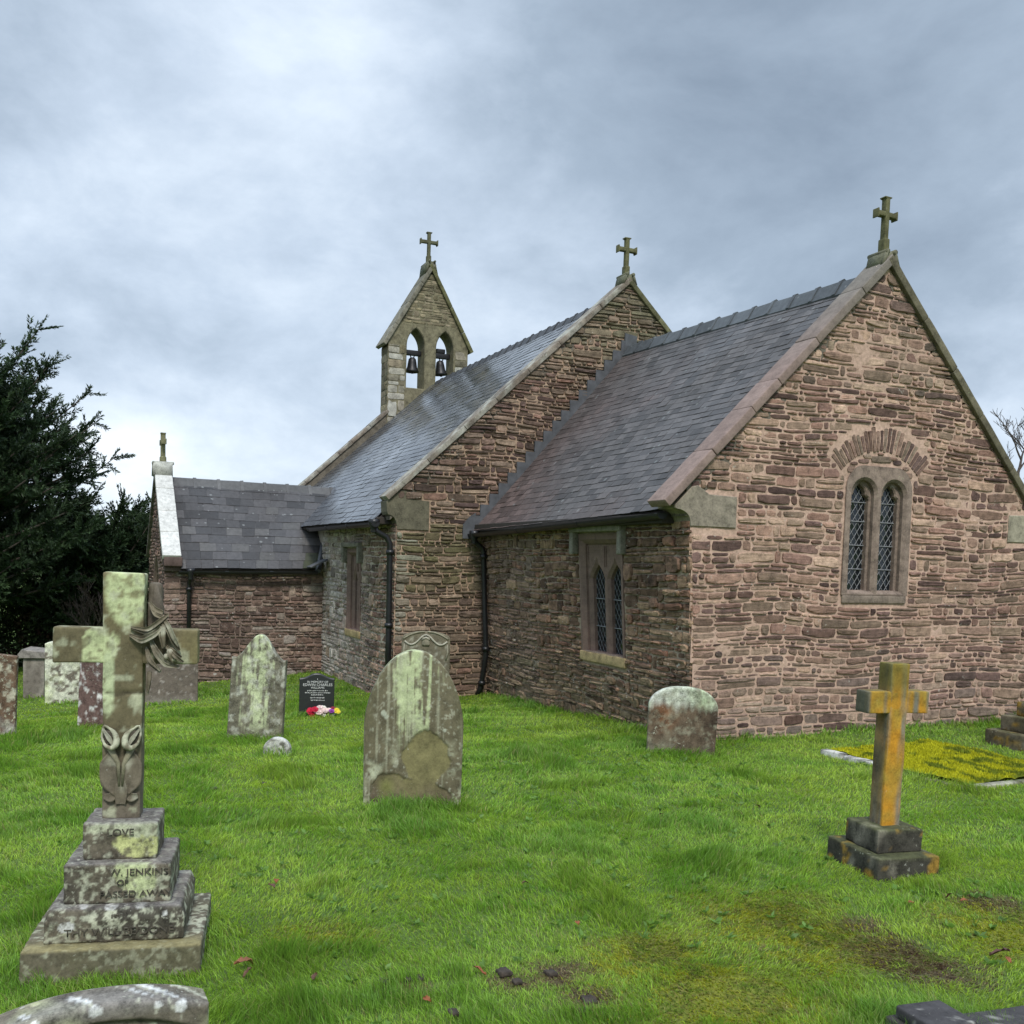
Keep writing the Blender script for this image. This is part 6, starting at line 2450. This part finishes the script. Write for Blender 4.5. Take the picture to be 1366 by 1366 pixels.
def blades(x, y, hgt, wid, lean, col):
    n_ = len(x)
    z = ground_z(x, y)+ground_bump(x, y)-.006
    a = RNG.uniform(0, 2*PI, n_)
    la = RNG.uniform(0, 2*PI, n_)*.55+2*PI*vnoise(P3(x*1.1, y*1.1), 301)*1.2
    S = np.stack([np.cos(a), np.sin(a), 0*a], 1)*wid[:, None]
    Ld = np.stack([np.cos(la), np.sin(la), 0*la], 1)
    B = np.stack([x, y, z], 1)
    lk = (lean*hgt)[:, None]
    hz_ = hgt[:, None]*np.array((0, 0, 1.0))
    M_ = B+hz_*.55+Ld*lk*.30
    T = B+hz_*(1-.35*np.clip(lean, 0, 1.6)**2*.4)[:, None]+Ld*lk
    V = np.concatenate([B-S, B+S, M_+S*.8, M_-S*.8, T])
    i = np.arange(n_)
    F = [np.stack([i, i+n_, i+2*n_, i+3*n_], -1), np.stack([i+3*n_, i+2*n_, i+4*n_], -1)]
    return V, F, np.concatenate([col*.8, col*.8, col, col, col*1.12])


gmb = MB()
for (r0, r1, dens, w_) in ((2.6, 4.6, 15000, .0017), (4.6, 7.0, 9500, .0022), (7.0, 10.5, 5200, .0032), (10.5, 15.0, 2600, .0046), (15, 23, 900, .0075)):
    x, y, r_ = scatter(r0, r1, dens, .60)
    n_ = len(x)
    so_, mo_ = patches(x, y, SOIL), patches(x, y, MOSSY)
    big = fbm(P3(x*1.0, y*1.0), 3, 311)
    mid = fbm(P3(x*3.6, y*3.6), 3, 313)
    fine = fbm(P3(x*11, y*11), 2, 317)
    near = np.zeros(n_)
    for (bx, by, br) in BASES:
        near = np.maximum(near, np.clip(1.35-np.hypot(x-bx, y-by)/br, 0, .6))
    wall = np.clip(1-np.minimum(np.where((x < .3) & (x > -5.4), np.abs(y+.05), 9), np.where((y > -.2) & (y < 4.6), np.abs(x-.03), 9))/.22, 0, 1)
    tuft = np.clip((mid-.52)*7, 0, 1)*np.clip((big-.40)*4, 0, 1)+1.1*np.clip((fbm(P3(x*2.3+9, y*2.3), 2, 319)-.66)*9, 0, 1)
    hgt = (.018+.020*fine+.036*tuft*(.5+fine)+.075*near*(.35+fine)+.085*wall*fine)*RNG.uniform(.55, 1.45, n_)
    hgt *= 1-.55*np.clip(mo_*1.1, 0, 1)
    hgt *= 1-.45*np.clip(so_, 0, 1)
    kp = RNG.random(n_) > np.clip(so_*.95-.12, 0, .78)
    kp &= RNG.random(n_) > np.clip(mo_*.3-.1, 0, .2)
    g0 = np.array((.190, .272, .040))
    c_ = mixv(np.tile(g0, (n_, 1)), (.125, .225, .030), np.clip((mid-.42)*3.0, 0, 1)*.9)
    c_ = mixv(c_, (.270, .325, .050), np.clip((.54-big)*4.0+(fine-.5)*1.5, 0, 1)*.75)
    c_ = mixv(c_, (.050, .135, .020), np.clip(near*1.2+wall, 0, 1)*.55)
    c_ = mixv(c_, (.27, .285, .024), np.clip(mo_*1.2-.2, 0, .8)*RNG.random(n_))
    c_ = mixv(c_, (.24, .20, .085), np.where(RNG.random(n_) < .05+.35*so_, .8, 0))
    c_ = c_*np.array((1.34, 1.50, 1.30))*RNG.uniform(.55, 1.5, n_)[:, None]
    c_ = mixv(c_, (.085, .175, .030), np.clip(tuft-.2, 0, 1)*.45)
    c_ = mixv(c_, (.38, .34, .16), np.where(RNG.random(n_) < .035, .8, 0))
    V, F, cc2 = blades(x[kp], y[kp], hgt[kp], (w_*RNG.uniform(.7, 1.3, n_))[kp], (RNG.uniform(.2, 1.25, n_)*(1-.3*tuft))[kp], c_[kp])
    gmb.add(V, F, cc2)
nw = 900                                          # broad-leaved weeds: flat rosettes among the grass
r_ = np.sqrt(RNG.uniform(2.8**2, 9.5**2, nw))
a = YAW+RNG.uniform(-.55, .55, nw)
x, y = CAM[0]+r_*np.cos(a), CAM[1]+r_*np.sin(a)
ok = keep_grass(x, y) & (fbm(P3(x*.8, y*.8), 3, 611) > .50)
x, y = x[ok], y[ok]
for q in range(7):
    n_ = len(x)
    a = RNG.uniform(0, 2*PI, n_)
    B = np.stack([x, y, ground_z(x, y)+ground_bump(x, y)+.010], 1)
    D = np.stack([np.cos(a), np.sin(a), RNG.uniform(.1, .9, n_)], 1)
    V, F, cc2 = spray_cards(B, D, RNG.uniform(.025, .055, n_), RNG.uniform(.006, .013, n_), np.array((.13, .23, .05))*RNG.uniform(.7, 1.5, n_)[:, None])
    gmb.add(V, F, cc2)
for lst, n_, cols_, hr in ((SOIL, 26000, [(.13, .080, .048), (.075, .046, .030), (.24, .20, .095), (.17, .12, .06), (.15, .19, .04)], .014),
                          (MOSSY, 60000, [(.26, .28, .018), (.34, .33, .022), (.16, .21, .02), (.22, .19, .06), (.12, .18, .02)], .016)):
    wts = np.array([r_*r_ for p, r_ in lst])
    ci = RNG.choice(len(lst), n_, p=wts/wts.sum())
    cx_ = np.array([p[0] for p, r_ in lst])[ci]
    cy_ = np.array([p[1] for p, r_ in lst])[ci]
    rr_ = np.array([r_ for p, r_ in lst])[ci]*1.2*np.sqrt(RNG.random(n_))
    a = RNG.uniform(0, 2*PI, n_)
    x, y = cx_+rr_*np.cos(a), cy_+rr_*np.sin(a)
    ok = keep_grass(x, y) & (RNG.random(n_) < patches(x, y, lst)*1.4)
    x, y = x[ok], y[ok]
    n_ = len(x)
    pk = (fbm(P3(x*14, y*14), 3, 401)*1.9*len(cols_)-.45*len(cols_)+RNG.normal(0, .8, n_)).astype(int).clip(0, len(cols_)-1)
    c_ = np.array(cols_)[pk]*RNG.uniform(.55, 1.5, n_)[:, None]
    V, F, cc2 = blades(x, y, hr*RNG.uniform(.5, 1.6, n_), RNG.uniform(.0016, .0042, n_), RNG.uniform(.6, 2.2, n_), c_)
    gmb.add(V, F, cc2)
g = gmb.build('grass', M_GRASS, None)
tag(g, 'short green churchyard grass with longer tufts round the stones', 'grass', None, 'stuff')

# ------------------------------------------------------------------ fallen leaves and clods
def leaf_mesh(sd):
    rd = random.Random(sd)
    n_ = 9
    V, F = [], []
    for k in range(n_):
        t_ = k/(n_-1)
        w_ = .022*math.sin(PI*min(1, t_*1.05))**.7*(1+.18*math.sin(k*2.6+sd))
        zc_ = .016*math.sin(PI*t_*1.1+sd*.3)+.004
        V += [(-.045+.09*t_, -w_, zc_+.012*rd.random()), (-.045+.09*t_, 0, zc_-.004), (-.045+.09*t_, w_, zc_+.012*rd.random())]
    for k in range(n_-1):
        a = 3*k
        F += [[a, a+3, a+4, a+1], [a+1, a+4, a+5, a+2]]
    V = np.array(V)
    V2 = V-np.array((0, 0, .0012))
    F = np.array(F)
    return np.concatenate([V, V2]), [F, F[:, ::-1]+len(V)]


spots = [(368, 1184), (325, 1298), (362, 1190), (1333, 1280), (1345, 1290), (700, 1186), (570, 1340), (420, 1310), (1215, 1215), (1265, 1205), (1285, 1212), (880, 1095), (770, 1240), (330, 1310), (640, 1305), (1010, 1085)]
COLS = [(.24, .075, .022), (.20, .075, .03), (.11, .05, .028), (.085, .035, .025)]
for k, (px, py) in enumerate(spots):
    p = gp(px, py)
    V, F = leaf_mesh(k % 5)
    ob = MB().add(V, F).build('fallen_leaf', simple('dead_leaf_tone', COLS[k % 4], .7, 0, .3, 30) if k < 4 else bpy.data.materials[M_LEAFD.name if k % 2 else 'dead_leaf_tone'])
    ob.location = (p[0], p[1], p[2]+float(ground_bump(np.array([p[0]]), np.array([p[1]]))[0])+.035)
    ob.rotation_euler = (random.uniform(-.5, .5), random.uniform(-.5, .5), random.uniform(0, 6.28))
    s = random.uniform(.55, .9)*(1.15 if k in (0, 1, 3) else .8)
    ob.scale = (s, s, s)
    tag(ob, 'small curled brown dead leaf lying on the churchyard grass', 'leaf', 'fallen leaves on the grass')
for k, (px, py, r_) in enumerate(((787, 1338, .046), (780, 1350, .030), (560, 1306, .034), (606, 1352, .034), (545, 1308, .024), (935, 1357, .035), (672, 1300, .045), (690, 1312, .03), (735, 1300, .04), (285, 1053, .04), (418, 1338, .03), (352, 1046, .03), (512, 1310, .03))):
    p = gp(px, py)
    mb = MB()
    V, F = rbox((r_*1.5, r_*1.2, r_*.55), r_*.2, r_*.09, r_*.30, k*9)
    V = V+.30*r_*(np.stack([fbm(V*55+q*9, 3, k+q) for q in range(3)], -1)-.5)
    mb.add(V, F)
    ob = mb.build('soil_clod', M_SOIL, None, True)
    ob.location = (p[0], p[1], p[2]+.004)
    tag(ob, 'crumbly clod of dark soil lying in the grass', 'soil clod', 'dark soil clods in the grass')
